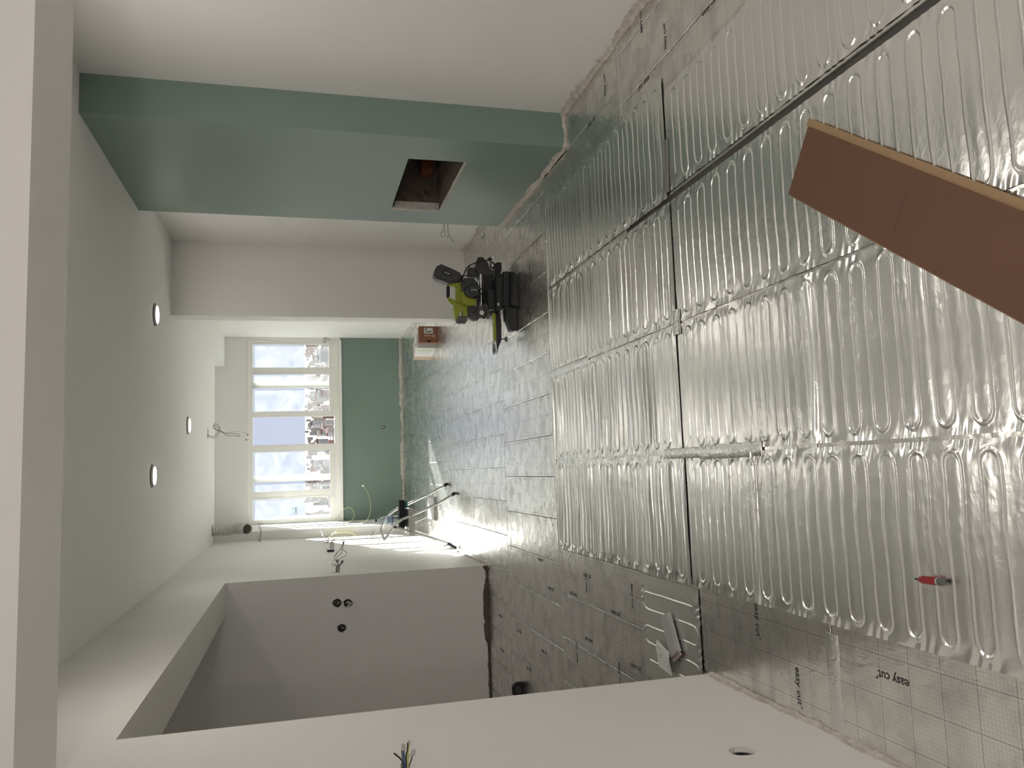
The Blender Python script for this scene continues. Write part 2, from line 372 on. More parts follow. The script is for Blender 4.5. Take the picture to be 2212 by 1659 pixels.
# broken plaster along the wall feet
def plaster_strip(name, a, b, nrm, seed, h=0.04, w=0.025, m=plaster):
    rr = random.Random(seed); a = Vector(a); b = Vector(b); nrm = Vector(nrm); L = (b-a).length; n = max(4, int(L/0.011)); g = G(); vs_ = []; fs = []
    hh = h; ww = w
    for i in range(n+1):
        p = a + (b-a)*i/n
        hh += rr.uniform(-0.5, 0.5)*h*0.55; hh = min(max(hh, h*0.5), h*1.5); ww += rr.uniform(-0.5, 0.5)*w*0.45; ww = min(max(ww, w*0.55), w*1.25)
        z0 = 0.001
        vs_ += [p + Vector((0,0,z0)) + nrm*ww, p + nrm*ww*0.9 + Vector((0,0,hh*0.22)), p + nrm*ww*0.4 + Vector((0,0,hh*0.5+rr.uniform(-.002,.002))), p + nrm*0.003 + Vector((0,0,hh)), p - nrm*0.004 + Vector((0,0,hh)), p - nrm*0.004 + Vector((0,0,z0))]
    for i in range(n):
        for j in range(6): fs.append((i*6+j, i*6+(j+1)%6, (i+1)*6+(j+1)%6, (i+1)*6+j))
    fs += [tuple(range(6)), tuple(n*6+j for j in range(5,-1,-1))]
    return struct(g.add(vs_, fs).obj(name, m))
plaster_strip('trim_1', (XL,0.6,0), (XL,Y_JAMB-0.005,0), (1,0,0), 1, 0.018, 0.012)
plaster_strip('trim_2', (XR,0.6,0), (XR,PY0,0), (-1,0,0), 2, 0.034, 0.016)
plaster_strip('trim_3', (PX,PY0,0), (XR,PY0,0), (0,-1,0), 3, 0.022, 0.012)
plaster_strip('trim_4', (PX,PY0,0), (PX,PY1,0), (-1,0,0), 4, 0.024, 0.018)
plaster_strip('trim_5', (XR,PY1,0), (XR,6.95,0), (-1,0,0), 5, 0.025, 0.015)
plaster_strip('trim_6', (-2.6,Y_KIT,0), (XL,Y_KIT,0), (0,-1,0), 6, 0.028, 0.012, rubble)
plaster_strip('trim_7', (-0.67,Y_FAR,0), (XR,Y_FAR,0), (0,-1,0), 7, 0.028, 0.012)
plaster_strip('trim_8', (XL,Y_KIT,0), (XL,Y_PIL,0), (1,0,0), 8, 0.012, 0.008)

# inside of the pillar recess
def rough_plate(name, o, ux, uy, nx, ny, amp, m, parent, seed, thick=None):
    rr = random.Random(seed); o = Vector(o); ux = Vector(ux); uy = Vector(uy); nm = ux.cross(uy).normalized(); g = G()
    v = [o + ux*i/nx + uy*j/ny + nm*rr.uniform(0, amp) for j in range(ny+1) for i in range(nx+1)]
    f = [(j*(nx+1)+i, j*(nx+1)+i+1, (j+1)*(nx+1)+i+1, (j+1)*(nx+1)+i) for j in range(ny) for i in range(nx)]
    return g.add(v, f).obj(name, m, parent)
rough_plate('recess_backing', (2.17, RY1, RZ0), (0, RY0-RY1, 0), (0, 0, RZ1-RZ0), 18, 8, 0.05, rubble, pil, 3)
rough_plate('recess_floor', (PX+0.004, RY0, RZ0+0.004), (0.39, 0, 0), (0, RY1-RY0, 0), 8, 16, 0.012, rubble, pil, 4)
rough_plate('recess_jamb', (PX+0.004, RY1-0.004, RZ0), (0.39, 0, 0), (0, 0, RZ1-RZ0), 9, 8, 0.016, rubble, pil, 5)
rough_plate('recess_side', (2.16, RY0+0.004, RZ0), (-0.385, 0, 0), (0, 0, RZ1-RZ0), 9, 8, 0.016, rubble, pil, 7)
rough_plate('recess_top', (PX+0.004, RY1, RZ1-0.004), (0.39, 0, 0), (0, RY0-RY1, 0), 4, 16, 0.012, rubble, pil, 6)
G().box(PX+0.22, PX+0.31, RY1-0.16, RY1-0.03, RZ0+0.06, RZ0+0.14).obj('broken_brick', brick_red, pil, bevel=0.006)
G().box(PX+0.30, PX+0.38, RY0+0.52, RY0+0.64, RZ0+0.08, RZ0+0.15).obj('broken_brick', brick_red, pil, bevel=0.006)
G().tube(spline([(PX+0.24, RY0+0.10, RZ0+0.02), (PX+0.22, RY0+0.16, RZ0+0.08), (PX+0.23, RY0+0.30, RZ0+0.13)]), 0.012, 8).obj('pipe', dark_grey, pil, smooth=True)
G().tube(spline([(PX+0.10, RY0+0.04, RZ0+0.02), (PX+0.10, RY0+0.09, RZ0+0.07), (PX+0.14, RY0+0.16, RZ0+0.10)]), 0.008, 8).obj('pipe', alu, pil, smooth=True)
for (a0, a1, b0, b1) in ((RY0, RY1, RZ0-0.012, RZ0+0.004), (RY1-0.024, RY1+0.006, RZ0, RZ1)):
    G().box(PX-0.004, PX+0.05, a0, a1, b0, b1).obj('raw_edge', plaster, pil, bevel=0.003)

# ------------------------------------------------------------------ window (frame, sashes, panes)
WY = Y_FAR+0.03
win = struct(G().box(-0.67, 1.935, WY, WY+0.09, 2.10, 2.175).obj('window_1', upvc, bevel=0.004), 'wide white sliding window with film-covered panes', 'window')
def wpart(name, x0, x1, y0, y1, z0, z1, m=upvc, bev=0.004): return G().box(x0, x1, y0, y1, z0, z1).obj(name, m, win, bevel=bev)
wpart('window_frame', -0.67, 1.935, WY, WY+0.09, 0.885, 0.975)
wpart('window_frame', -0.67, -0.635, WY, WY+0.09, 0.975, 2.10)
wpart('window_frame', 1.90, 1.935, WY, WY+0.09, 0.975, 2.10)
wpart('window_sill', -0.67, 1.935, Y_FAR-0.045, WY+0.01, 0.868, 0.900, bev=0.006)
def sash(x0, x1, y0, w=(0.04, 0.04), zb=0.975, bar=0.07):
    wpart('window_stile', x0, x0+w[0], y0, y0+0.035, zb, 2.125)
    wpart('window_stile', x1-w[1], x1, y0, y0+0.035, zb, 2.125)
    wpart('window_rail', x0+w[0], x1-w[1], y0, y0+0.035, zb, zb+bar)
    wpart('window_rail', x0+w[0], x1-w[1], y0, y0+0.035, 2.10, 2.125)
    wpart('window_pane', x0+w[0]-0.005, x1-w[1]+0.005, y0+0.014, y0+0.020, zb+bar-0.005, 2.105, film_glass, 0)
sash(1.46, 1.90, WY+0.005, (0.08, 0.03))
sash(1.245, 1.475, WY+0.045, (0.09, 0.03))
sash(0.83, 1.47, WY+0.005, (0.08, 0.03))
sash(-0.295, 0.34, WY+0.005, (0.08, 0.08)) if False else None
sash(-0.300, 0.437, WY+0.005, (0.085, 0.098))
sash(-0.640, -0.295, WY+0.005, (0.035, 0.03))
wpart('window_stile', 0.005, -0.085+0.0, WY+0.05, WY+0.085, 0.975, 2.125)
st = G().box(-0.545, -0.445, WY+0.001, WY+0.004, 1.50, 1.575).obj('window_sticker', mat('sticker_blue', (0.50, 0.62, 0.72), 0.5), win)
st2 = G().box(-0.53, -0.46, WY-0.001, WY+0.001, 1.515, 1.53).obj('window_sticker', mat('sticker_dark', (0.16, 0.27, 0.33), 0.5), win)
st3 = G(); st3.tube([(-0.495+0.026*math.cos(a*math.pi/8), WY-0.001, 1.553+0.014*math.sin(a*math.pi/8)) for a in range(17)], 0.004, 5); st3.obj('window_sticker', mat('sticker_white', (0.80, 0.85, 0.90), 0.5), win)

# ------------------------------------------------------------------ floor: insulation panels
T = 0.012
def panel_mesh(w, l):
    g = G(); b = 0.0015
    g.box(-w/2, w/2, -l/2, l/2, -T/2, T/2)
    me = bpy.data.meshes.new('insulation_panel'); me.from_pydata(g.v, [], g.f); me.materials.append(panel_foil)
    bm = bmesh.new(); bm.from_mesh(me); bmesh.ops.bevel(bm, geom=[e for e in bm.edges if abs(e.verts[0].co.z-e.verts[1].co.z) < 1e-6 and e.verts[0].co.z > 0], offset=b, segments=1, affect='EDGES'); bm.to_mesh(me); bm.free()
    return me
PM = {}; PANELS = []
def panel(xa, xb, ya, yb):
    w, l = round(xb-xa-0.003, 4), round(yb-ya-0.0032, 4)
    if (w, l) not in PM: PM[(w, l)] = panel_mesh(w, l)
    o = bpy.data.objects.new('insulation_panel', PM[(w, l)]); COL.objects.link(o); o.parent = slab
    o.location = ((xa+xb)/2, (ya+yb)/2, -T/2)
    o.rotation_euler = (rnd.uniform(-.0007, .0007), rnd.uniform(-.005, .005), 0)
    PANELS.append((xa, xb, ya, yb, o))
rows = [(10.53, 11.75, 0.02), (9.32, 10.53, -0.11), (8.11, 9.32, 0.09), (6.90, 8.11, 0.0), (5.70, 6.90, 0.004), (4.50, 5.70, -0.063), (3.30, 4.50, 0.02), (2.02, 3.30, -0.085), (0.80, 2.02, -0.02)]
for (y0, y1, off) in rows:
    k0 = int(math.floor((-2.6-off)/0.2475)); xs = [off+0.2475*k for k in range(k0, 20)]
    for x0 in xs:
        x1 = x0+0.2475; yy0, yy1 = y0, y1
        segs = []
        for (a, b, c, d) in ((-2.6, XL, 2.5, Y_KIT), (XL, XR, 0.8, Y_FAR)):
            xa, xb = max(x0, a if a == -2.6 or y1 > 3.31 else -0.465), min(x1, b); ya, yb = max(y0, c), min(y1, d)
            if a == -2.6 and y0 < 2.75: ya = max(ya, 2.76)
            if xb-xa > 0.02 and yb-ya > 0.05: segs.append([xa, xb, ya, yb])
        if len(segs) == 2 and abs(segs[0][2]-segs[1][2]) < 1e-6 and abs(segs[0][3]-segs[1][3]) < 1e-6:
            segs = [[segs[0][0], segs[1][1], segs[0][2], segs[0][3]]]
        seg2 = []
        for xa, xb, ya, yb in segs:
            if xb > PX+0.01 and xa < XR and ya < PY1 and yb > PY0:
                if PY0-ya > 0.03: seg2.append([xa, xb, ya, PY0])
                if yb-PY1 > 0.03: seg2.append([xa, xb, PY1, yb])
                if xa < PX-0.02: seg2.append([xa, PX, max(ya, PY0), min(yb, PY1)])
            elif xb > 1.345 and ya < 7.15 and yb > 6.95:
                if xa < 1.345-0.02:
                    seg2.append([xa, 1.345, ya, yb])
                    if yb > 7.3: seg2.append([1.345, xb, 7.15, yb])
                else: seg2 += [[xa, xb, ya, 6.95], [xa, xb, 7.15, yb]] if ya < 6.92 else [[xa, xb, 7.15, yb]]
            else: seg2.append([xa, xb, ya, yb])
        seg3 = []
        for sg in seg2:      # the open joint between the two right-hand mat columns shows the slab
            if sg[0] < 1.045 and sg[1] > 1.066 and sg[3] < 3.4: seg3 += [[sg[0], 1.047, sg[2], sg[3]], [1.071, sg[1], sg[2], sg[3]]]
            else: seg3.append(sg)
        for xa, xb, ya, yb in seg3:
            if xa >= XL-0.001 and ya >= Y_PIL-0.2 and xa < -0.67: xa = -0.67
            if xb-xa < 0.02: continue
            panel(xa, xb, ya, yb)
    if y1 <= 3.31: panel(XL, -0.465, y0, y1)     # one wide panel along the near left wall
def panel_at(x, y):
    for xa, xb, ya, yb, o in PANELS:
        if xa <= x <= xb and ya <= y <= yb: return o
    return None
DIRS = {'Y+': ((0,1,0), (-1,0,0)), 'Y-': ((0,-1,0), (1,0,0)), 'X+': ((1,0,0), (0,1,0)), 'X-': ((-1,0,0), (0,-1,0))}
EASY = text_mesh('easy cut', 0.034).copy()
_bm = bmesh.new(); _bm.from_mesh(EASY); _r = text_mesh('\u00ae', 0.010); _x = max(v.co.x for v in EASY.vertices)
_n = len(_bm.verts); _bm.from_mesh(_r); _bm.verts.ensure_lookup_table()
for _v in _bm.verts[_n:]: _v.co.x += _x+0.005; _v.co.y += 0.009
_bm.to_mesh(EASY); _bm.free()
for px, py, d in ((1930,1467,'Y+'), (1725,1482,'X-'), (1636,1338,'X-'), (1330,1323,'Y-'), (1374,1440,'Y-'), (1239,1284,'Y+'), (1272,1383,'Y+'), (1190,1271,'Y-'), (1175,1407,'Y-'),
                  (1366,1287,'X-'), (1266,1258,'X+'), (1339,1457,'X-'), (1246,1410,'X+'), (1143,1446,'Y+'), (1122,1365,'Y+'), (1082,1330,'Y-'), (1085,1404,'Y-'), (1268,1243,'Y-'),
                  (1436,80,'X+'), (1391,180,'Y+'), (1532,12,'Y-'), (1277,262,'Y-'), (1306,185,'X+'), (1384,46,'X+'), (1160,530,'X-'), (1145,590,'X-'), (1145,680,'X+'), (1044,510,'Y-'), (1167,1208,'Y-')):
    p = fl((px, py)); po = panel_at(p.x, p.y)
    if po is None: continue
    me = EASY
    if not me.materials: me.materials.append(ink)
    o = bpy.data.objects.new('lettering', me); COL.objects.link(o); o.parent = po
    X, Y = DIRS[d]; m = Matrix.Identity(4)
    for i, a in enumerate((X, Y, (0,0,1))):
        for j in range(3): m[j][i] = a[j]
    m.translation = Vector((p.x-po.location.x, p.y-po.location.y, T/2+0.0004)); o.matrix_basis = m

# ------------------------------------------------------------------ foil heating mats
def heating_mat(name, x0, x1, y0, y1, label, seed, pitch=0.0535, margin=0.028, flip=False, puff=1.0, zoff=0.0015, swap=False, group='foil heating mats', amp=0.0026, ridge_at=None):
    rr = np.random.RandomState(seed)
    Lx, Ly = (x1-x0, y1-y0) if not swap else (y1-y0, x1-x0)
    R = pitch/2; nrun = int((Ly-0.03)//pitch); s0 = (Ly-nrun*pitch)/2
    e = np.arange(0, 0.062, 0.0042); xs = np.concatenate([e, np.linspace(0.062, Lx-0.062, max(8, int(Lx/0.018))), Lx-e[::-1]])
    ys = np.linspace(0, Ly, int(Ly/0.0017)+1)
    XX, YY = np.meshgrid(xs, ys)
    wob = sum(rr.uniform(0.0005, 0.0016)*np.sin(XX*k*2*np.pi/Lx + rr.uniform(0, 6)) for k in (0.7, 1.3, 2.4))
    per = rr.uniform(-1, 1, nrun+3)*0.004
    yq = YY - s0 + wob
    ci = np.clip(np.floor(yq/pitch).astype(int), 0, nrun-1)
    yq = yq + np.sin(YY*9+seed)*0.002
    yi = (ci+0.5)*pitch
    d = np.abs(yq-yi)
    xl, xr = margin+R, Lx-margin-R
    par = 0 if not flip else 1
    for side in (0, 1):
        # index of the U-turn this point belongs to
        first = par if side == 0 else 1-par
        k = np.floor((yq/pitch - first)/2).astype(int)
        cyc = (first + 2*k + 1)*pitch
        cx = xl if side == 0 else xr
        reg = (XX < xl) if side == 0 else (XX > xr)
        valid = (cyc > pitch*0.5) & (cyc < (nrun-0.5)*pitch)
        lobe = 1.0 + 0.5*rr.uniform(-1, 1)
        dd = np.abs(np.sqrt(((XX-cx)*0.85)**2 + (yq-cyc)**2) - R)
        d = np.where(reg, np.where(valid, dd, 0.05), d)
    w = 0.0042
    h = amp*np.clip(1-(d/w)**2, 0, 1)**0.8
    # slack foil between the cable runs
    t = (yq/pitch - 0.5); ti = np.clip(np.floor(t).astype(int)+1, 0, nrun+1); tf = t-np.floor(t)
    a = rr.uniform(-0.6, 1.6, nrun+2)*0.0022*puff; tl = rr.uniform(-1, 1, nrun+2)*0.0016*puff; ph = rr.uniform(0, 6, nrun+2)
    inner = 1/(1+np.exp(-(XX-margin)/0.006))/(1+np.exp((XX-(Lx-margin))/0.006))
    h = h + inner*(a[ti]*np.sin(np.pi*tf)*(0.75+0.25*np.sin(XX*14+ph[ti])) + tl[ti]*np.sin(2*np.pi*tf)*0.6)
    # crumples along the edges and slow swells
    ed = np.minimum(XX, Lx-XX)
    h = h + 0.0016*np.exp(-(ed/0.03)**2)*np.sin(YY*130+np.sin(YY*37)*3+XX*60+seed) * rr.uniform(0.6, 1.2)
    h = h + 0.0012*np.sin(XX*7+YY*5+seed)*np.sin(YY*6.3-XX*3+seed*2)
    if ridge_at is not None:
        h = h + 0.006*np.exp(-((YY-ridge_at + 0.02*np.sin(XX*5))/0.012)**2)
    h = h - h.min()*0.0
    Z = zoff + 0.002 + h
    n_r, n_c = XX.shape
    if not swap: V = np.stack([XX+x0-(x0+x1)/2, YY+y0-(y0+y1)/2, Z], -1)
    else: V = np.stack([YY+x0-(x0+x1)/2, XX+y0-(y0+y1)/2, Z], -1)
    V = V.reshape(-1, 3)
    idx = np.arange(n_r*n_c).reshape(n_r, n_c)
    q = np.stack([idx[:-1, :-1], idx[:-1, 1:], idx[1:, 1:], idx[1:, :-1]], -1).reshape(-1, 4)
    if swap: q = q[:, ::-1]
    me = bpy.data.meshes.new(name)
    me.vertices.add(len(V)); me.vertices.foreach_set('co', V.astype(np.float32).ravel())
    me.loops.add(q.size); me.loops.foreach_set('vertex_index', q.astype(np.int32).ravel())
    me.polygons.add(len(q)); me.polygons.foreach_set('loop_start', np.arange(0, q.size, 4, dtype=np.int32)); me.polygons.foreach_set('loop_total', np.full(len(q), 4, dtype=np.int32))
    me.update(calc_edges=True); me.validate(); me.shade_smooth(); me.materials.append(foil)
    o = bpy.data.objects.new(name, me); COL.objects.link(o); o.location = ((x0+x1)/2, (y0+y1)/2, 0)
    return tag(o, label, 'heating mat', group)
cols = [(-0.474, 0.027), (0.038, 0.538), (0.548, 1.045), (1.066, 1.580)]
who = ['next to the left wall opening', 'second from the left wall', 'third from the left wall', 'rightmost, beside the green pillar']
for i, (a, b) in enumerate(cols):
    heating_mat('heating_mat', a, b, 2.852+0.01*(i % 2), 4.50, 'foil heating mat of the far row, ' + who[i], 10+i, flip=bool(i % 2), puff=2.2 if i < 2 else 1.1, zoff=0.0012+0.0006*(i % 2))
who2 = ['with the red pencil on it', 'second from the left wall', 'mostly hidden under the brown plank', 'rightmost, along the right wall']
for i, (a, b) in enumerate(cols):
    dx = (0, 0, 0.0, -0.075)[i]
    heating_mat('heating_mat', a + (0.018 if i == 3 else 0), b+dx, 0.80, 2.838+0.008*(i % 2), 'foil heating mat of the near row, ' + who2[i], 30+i, flip=bool((i+1) % 2), puff=0.55, ridge_at=(1.58, 1.22, None, None)[i])
heating_mat('heating_mat', -0.915, -0.482, 2.80, 3.33, 'small silver foil heating mat with wide loops inside the opening', 55, pitch=0.072, margin=0.022, puff=0.3, swap=True)

def tape(pts, wd, label, seed, z=0.0095, m=foil_tape):
    rr = random.Random(seed); a, b = Vector(pts[0]), Vector(pts[1]); L = (b-a).length; d = (b-a)/L; nrm = Vector((-d.y, d.x, 0)); n = max(3, int(L/0.03)); g = G(); v = []; f = []
    for i in range(n+1):
        p = a + d*L*i/n; k = wd*(0.5+rr.uniform(-.03, .03)); zz = z+rr.uniform(0, 0.0012)
        v += [p+nrm*k+Vector((0,0,zz-0.003)), p+nrm*k*0.6+Vector((0,0,zz)), p-nrm*k*0.6+Vector((0,0,zz)), p-nrm*k+Vector((0,0,zz-0.003)), p-nrm*k+Vector((0,0,zz-0.005)), p+nrm*k+Vector((0,0,zz-0.005))]
    for i in range(n):
        for j in range(6): f.append((i*6+j, i*6+(j+1)%6, (i+1)*6+(j+1)%6, (i+1)*6+j))
    f += [(5,4,3,2,1,0), tuple(n*6+j for j in range(6))]
    o = g.add(v, f).obj('foil_tape', m, smooth=True); return tag(o, label, 'tape', 'strips of silver tape holding the mats')
tape([(0.031, 2.72, 0), (0.033, 2.30, 0)], 0.05, 'silver tape strip along the seam in the middle of the near mats', 1)
tape([(0.033, 2.70, 0), (0.033, 3.02, 0)], 0.04, 'short silver tape strip joining four mats', 2)
tape([(0.543, 4.52, 0), (0.543, 3.85, 0)], 0.045, 'silver tape strip on the far seam between two mats', 3)
tape([(0.600, 2.845, 0), (0.500, 2.845, 0)], 0.06, 'small silver tape patch where the near and far mats meet', 4)
tape([(1.085, 2.86, 0), (1.30, 2.846, 0)], 0.035, 'dull grey tape strip at the edge of the rightmost mats', 5, m=mat('dull_tape', (0.20, 0.20, 0.19), 0.5, 0.3))
tape([(-0.474, 4.49, 0), (1.58, 4.50, 0)], 0.03, 'long silver tape strip along the far end of the mats', 6, z=0.008)
tape([(-0.50, 2.02, 0), (-0.76, 2.02, 0)], 0.055, 'grey tape strip across panels beside the left wall', 7, z=0.004)
tape([(1.60, 3.30, 0), (1.95, 3.30, 0)], 0.05, 'grey tape strip across panels beside the right wall', 8, z=0.004)

# ------------------------------------------------------------------ downlights, and added fill lamps out of view
def downlight(px, label, xy=None, watt=1.2):
    c = on(px, 2, ZC) if px else Vector((*xy, ZC)); t = thing('downlight', (c.x, c.y, ZC), label, 'light', 'round ceiling downlights')
    G().lathe((c.x, c.y, ZC-0.004), (0,0,1), [(0.084, 0.0), (0.084, 0.0038)], 28).obj('trim_ring', mid_grey, t)
    G().lathe((c.x, c.y, ZC-0.020), (0,0,1), [(0.060, 0.0), (0.068, 0.004), (0.068, 0.0155)], 28).obj('housing', white_plastic, t, smooth=True)
    G().lathe((c.x, c.y, ZC-0.0215), (0,0,1), [(0.062, 0.0), (0.064, 0.0013)], 28).obj('diffuser', lamp_glow, t)
    ld = bpy.data.lights.new('downlight_lamp', 'AREA'); ld.shape = 'DISK'; ld.size = 0.11; ld.energy = watt; ld.color = (1.0, 0.93, 0.86)
    lo = bpy.data.objects.new('lamp', ld); COL.objects.link(lo); lo.parent = t; lo.location = (0, 0, -0.024)
    return t
downlight((334, 680), 'lit round downlight in the ceiling on the right, nearest the stub wall')
downlight((405, 919), 'lit round downlight in the ceiling furthest back towards the window')
downlight((328, 1028), 'lit round downlight in the ceiling on the left')
downlight(None, 'added round fill downlight on the right, hidden behind the header beam', (1.19, 3.1), 2.4)  # this and the next are added out of view to brighten the near walls
downlight(None, 'added round fill downlight on the left, hidden behind the header beam', (0.03, 3.1), 2.4)
def fill_bulb(x, y, z, label, watt):  # unseen bulb added behind the camera as fill light for the near end
    t = thing('added_fill_bulb', (x, y, ZC), label, 'light', 'added fill bulbs out of view behind the camera')
    G().lathe((x, y, ZC-0.03), (0,0,1), [(0.045, 0), (0.05, 0.029)], 20).obj('ceiling_rose', white_plastic, t, smooth=True)
    G().tube([(x, y, ZC-0.03), (x, y, z+0.10)], 0.003, 6).obj('flex', wire_black, t)
    G().lathe((x, y, z+0.045), (0,0,1), [(0.018, 0), (0.02, 0.05), (0.008, 0.06)], 14).obj('bulb_holder', black_plastic, t, smooth=True)
    G().lathe((x, y, z-0.045), (0,0,1), [(0.004, 0), (0.028, 0.012), (0.036, 0.04), (0.026, 0.075), (0.016, 0.095)], 18).obj('bulb', lamp_glow, t, smooth=True)
    ld = bpy.data.lights.new('added_fill_lamp', 'POINT'); ld.energy = watt; ld.color = (1.0, 0.91, 0.84); ld.shadow_soft_size = 0.05
    lo = bpy.data.objects.new('lamp', ld); COL.objects.link(lo); lo.parent = t; lo.location = (0, 0, z-0.10-ZC)
fill_bulb(0.0, -1.0, 1.92, 'added unseen fill bulb hanging on the left behind the camera', 14.5)
fill_bulb(1.2, -1.0, 1.92, 'added unseen fill bulb hanging on the right behind the camera', 14.5)

# ------------------------------------------------------------------ laminate plank
def plank():
    e1a, e1b = fl((1745, 273), 0.02), fl((2212, 466), 0.02); e2a, e2b = fl((1705, 420), 0.02), fl((2212, 688), 0.02)
    d = ((e1a-e1b).normalized() + (e2a-e2b).normalized()).normalized(); d.z = 0; n = Vector((d.y, -d.x, 0)).normalized()
    if n.dot(e1a-e2a) < 0: n = -n
    o = (e1a+e2a)/2; w = abs((e1a-e2a).dot(n)); L = 1.25
    t = thing('laminate_plank', (o.x, o.y, 0.0), 'brown-backed laminate plank lying face down across the foil mats', 'plank')
    zb = 0.010
    def sl(a0, a1, b0, b1, z0, z1):
        return [o + d*(-p) + n*q + Vector((0,0,z-o.z)) for z in (z0, z1) for p, q in ((a0,b0),(a1,b0),(a1,b1),(a0,b1))]
    F6 = [(0,3,2,1),(4,5,6,7),(0,1,5,4),(1,2,6,5),(2,3,7,6),(3,0,4,7)]
    G().add(sl(0, L, -w/2, w/2, zb+0.009, zb+0.0115), F6).obj('backing_sheet', plank_back, t)
    G().add(sl(0, L, -w/2+0.001, w/2-0.001, zb, zb+0.009), F6).obj('core', wood_tan, t)
    G().add(sl(-0.016, L, w/2-0.001, w/2+0.020, zb+0.001, zb+0.006), F6).obj('tongue', wood_tan, t)
    G().add(sl(0.004, L, -w/2-0.006, -w/2+0.001, zb, zb+0.003), F6).obj('groove_lip', wood_tan, t)
    g = G(); rr = random.Random(3)
    a, b = fl((1960, 408), 0.0217), fl((1931, 497), 0.0217)
    for k in range(16):
        p = a + (b-a)*(k/16+0.01); q = p + (b-a)*rr.uniform(0.025, 0.05); s_ = d*0.004*rr.uniform(0.5, 1)
        g.add([p-s_, q-s_, q+s_, p+s_], [(0,1,2,3)])
    for i in range(len(g.v)): g.v[i] = (g.v[i][0], g.v[i][1], zb+0.0118)
    g.obj('printed_line', plank_ink, t)
plank()

# ------------------------------------------------------------------ carpenter pencil stub
def pencil():
    a, b = fl((1981, 1250), 0.012), fl((2044, 1257), 0.012); d = (b-a).normalized(); L = (b-a).length
    t = thing('pencil_marker', (a.x, a.y, 0.0), 'red stubby marker pencil with grey tip and cap on the foil mat', 'pencil')
    z = Vector((0, 0, 0.0065))
    G().lathe(a+d*0.0+z, d, [(0.0015, 0), (0.0025, 0.004), (0.003, 0.010)], 10).obj('lead_tip', ink, t, smooth=True)
    G().lathe(a+d*0.010+z, d, [(0.003, 0), (0.006, 0.012), (0.0082, 0.022)], 10).obj('nose', mid_grey, t, smooth=True)
    G().lathe(a+d*0.018+z, d, [(0.0070, 0), (0.0098, 0.012), (0.0100, 0.03), (0.0100, L-0.034)], 10).obj('barrel', red_plastic, t, smooth=True)
    G().lathe(a+d*(L-0.018)+z, d, [(0.0103, 0), (0.0103, 0.005)], 10).obj('ring', alu, t, smooth=True)
    G().lathe(a+d*(L-0.013)+z, d, [(0.0095, 0), (0.0095, 0.010), (0.0075, 0.013)], 10).obj('end_cap', mid_grey, t, smooth=True)
pencil()

# ------------------------------------------------------------------ packet and leaflet on the small mat
def packet():
    zt = 0.028
    P = [on(p, 2, zt) for p in ((1424.5, 1334), (1440, 1321), (1464, 1409), (1448, 1425))]
    t = thing('clear_packet', (P[0].x, P[0].y, 0), 'long clear plastic wrapped packet lying on the small foil mat', 'packet')
    g = G(); base = [Vector((p.x, p.y, 0.008)) for p in P]
    g.prism(base, (0,0,0), (0,0,0.019)); g.obj('wrapped_bar', clear_pl, t, bevel=0.006)
    q = [P[2], P[3]]
    dd = (P[2]-P[1]).normalized()
    G().prism([Vector((p.x, p.y, 0.012)) + dd*k for p, k in ((P[3], 0.002), (P[2], 0.002), (P[2], 0.012), (P[3], 0.012))], (0,0,0), (0,0,0.008)).obj('end_flap', mat('faded_pink', (0.45, 0.34, 0.33), 0.5), t, bevel=0.002)
    return t
packet()
def leaflet():
    pts = [(1410, 1382), (1447, 1410), (1447, 1461), (1412, 1440)]
    P = [fl(p, 0.030) for p in pts]
    t = thing('leaflet', (P[0].x, P[0].y, 0), 'folded white instruction leaflet beside the clear packet', 'paper')
    g = G(); v = []; N = 8
    for j in range(N+1):
        for i in range(N+1):
            u, w = i/N, j/N
            p = P[0]*(1-u)*(1-w)+P[1]*u*(1-w)+P[2]*u*w+P[3]*(1-u)*w
            v.append(Vector((p.x, p.y, 0.012+0.020*u*(1-0.4*w)+0.004*math.sin(w*5))))
    v2 = [p - Vector((0,0,0.0012)) for p in v]; n1 = N+1
    f = [(j*n1+i, j*n1+i+1, (j+1)*n1+i+1, (j+1)*n1+i) for j in range(N) for i in range(N)]
    g.add(v, f); g.add(v2, [tuple(reversed(q)) for q in f]); g.obj('sheet', paper, t, smooth=True)
    g = G()
    def at(u, w): 
        p = P[0]*(1-u)*(1-w)+P[1]*u*(1-w)+P[2]*u*w+P[3]*(1-u)*w
        return Vector((p.x, p.y, 0.0132+0.020*u*(1-0.4*w)+0.004*math.sin(w*5)))
    for (u, w, a, b) in ((0.45,0.28,.06,.02),(0.45,0.36,.06,.02),(0.45,.28,.02,.1),(0.8,0.62,.07,.02),(0.8,0.70,.07,.02),(0.8,0.62,.02,.1)):
        g.add([at(u,w), at(u+a,w), at(u+a,w+b), at(u,w+b)], [(0,1,2,3)])
    for k in range(7):
        g.add([at(0.12+0.04*k,0.15), at(0.13+0.04*k,0.15), at(0.13+0.04*k,0.55), at(0.12+0.04*k,0.55)], [(0,1,2,3)])
    g.obj('print', mat('grey_ink', (0.2,0.2,0.2), 0.7), t)['kind'] = 'stuff'
leaflet()

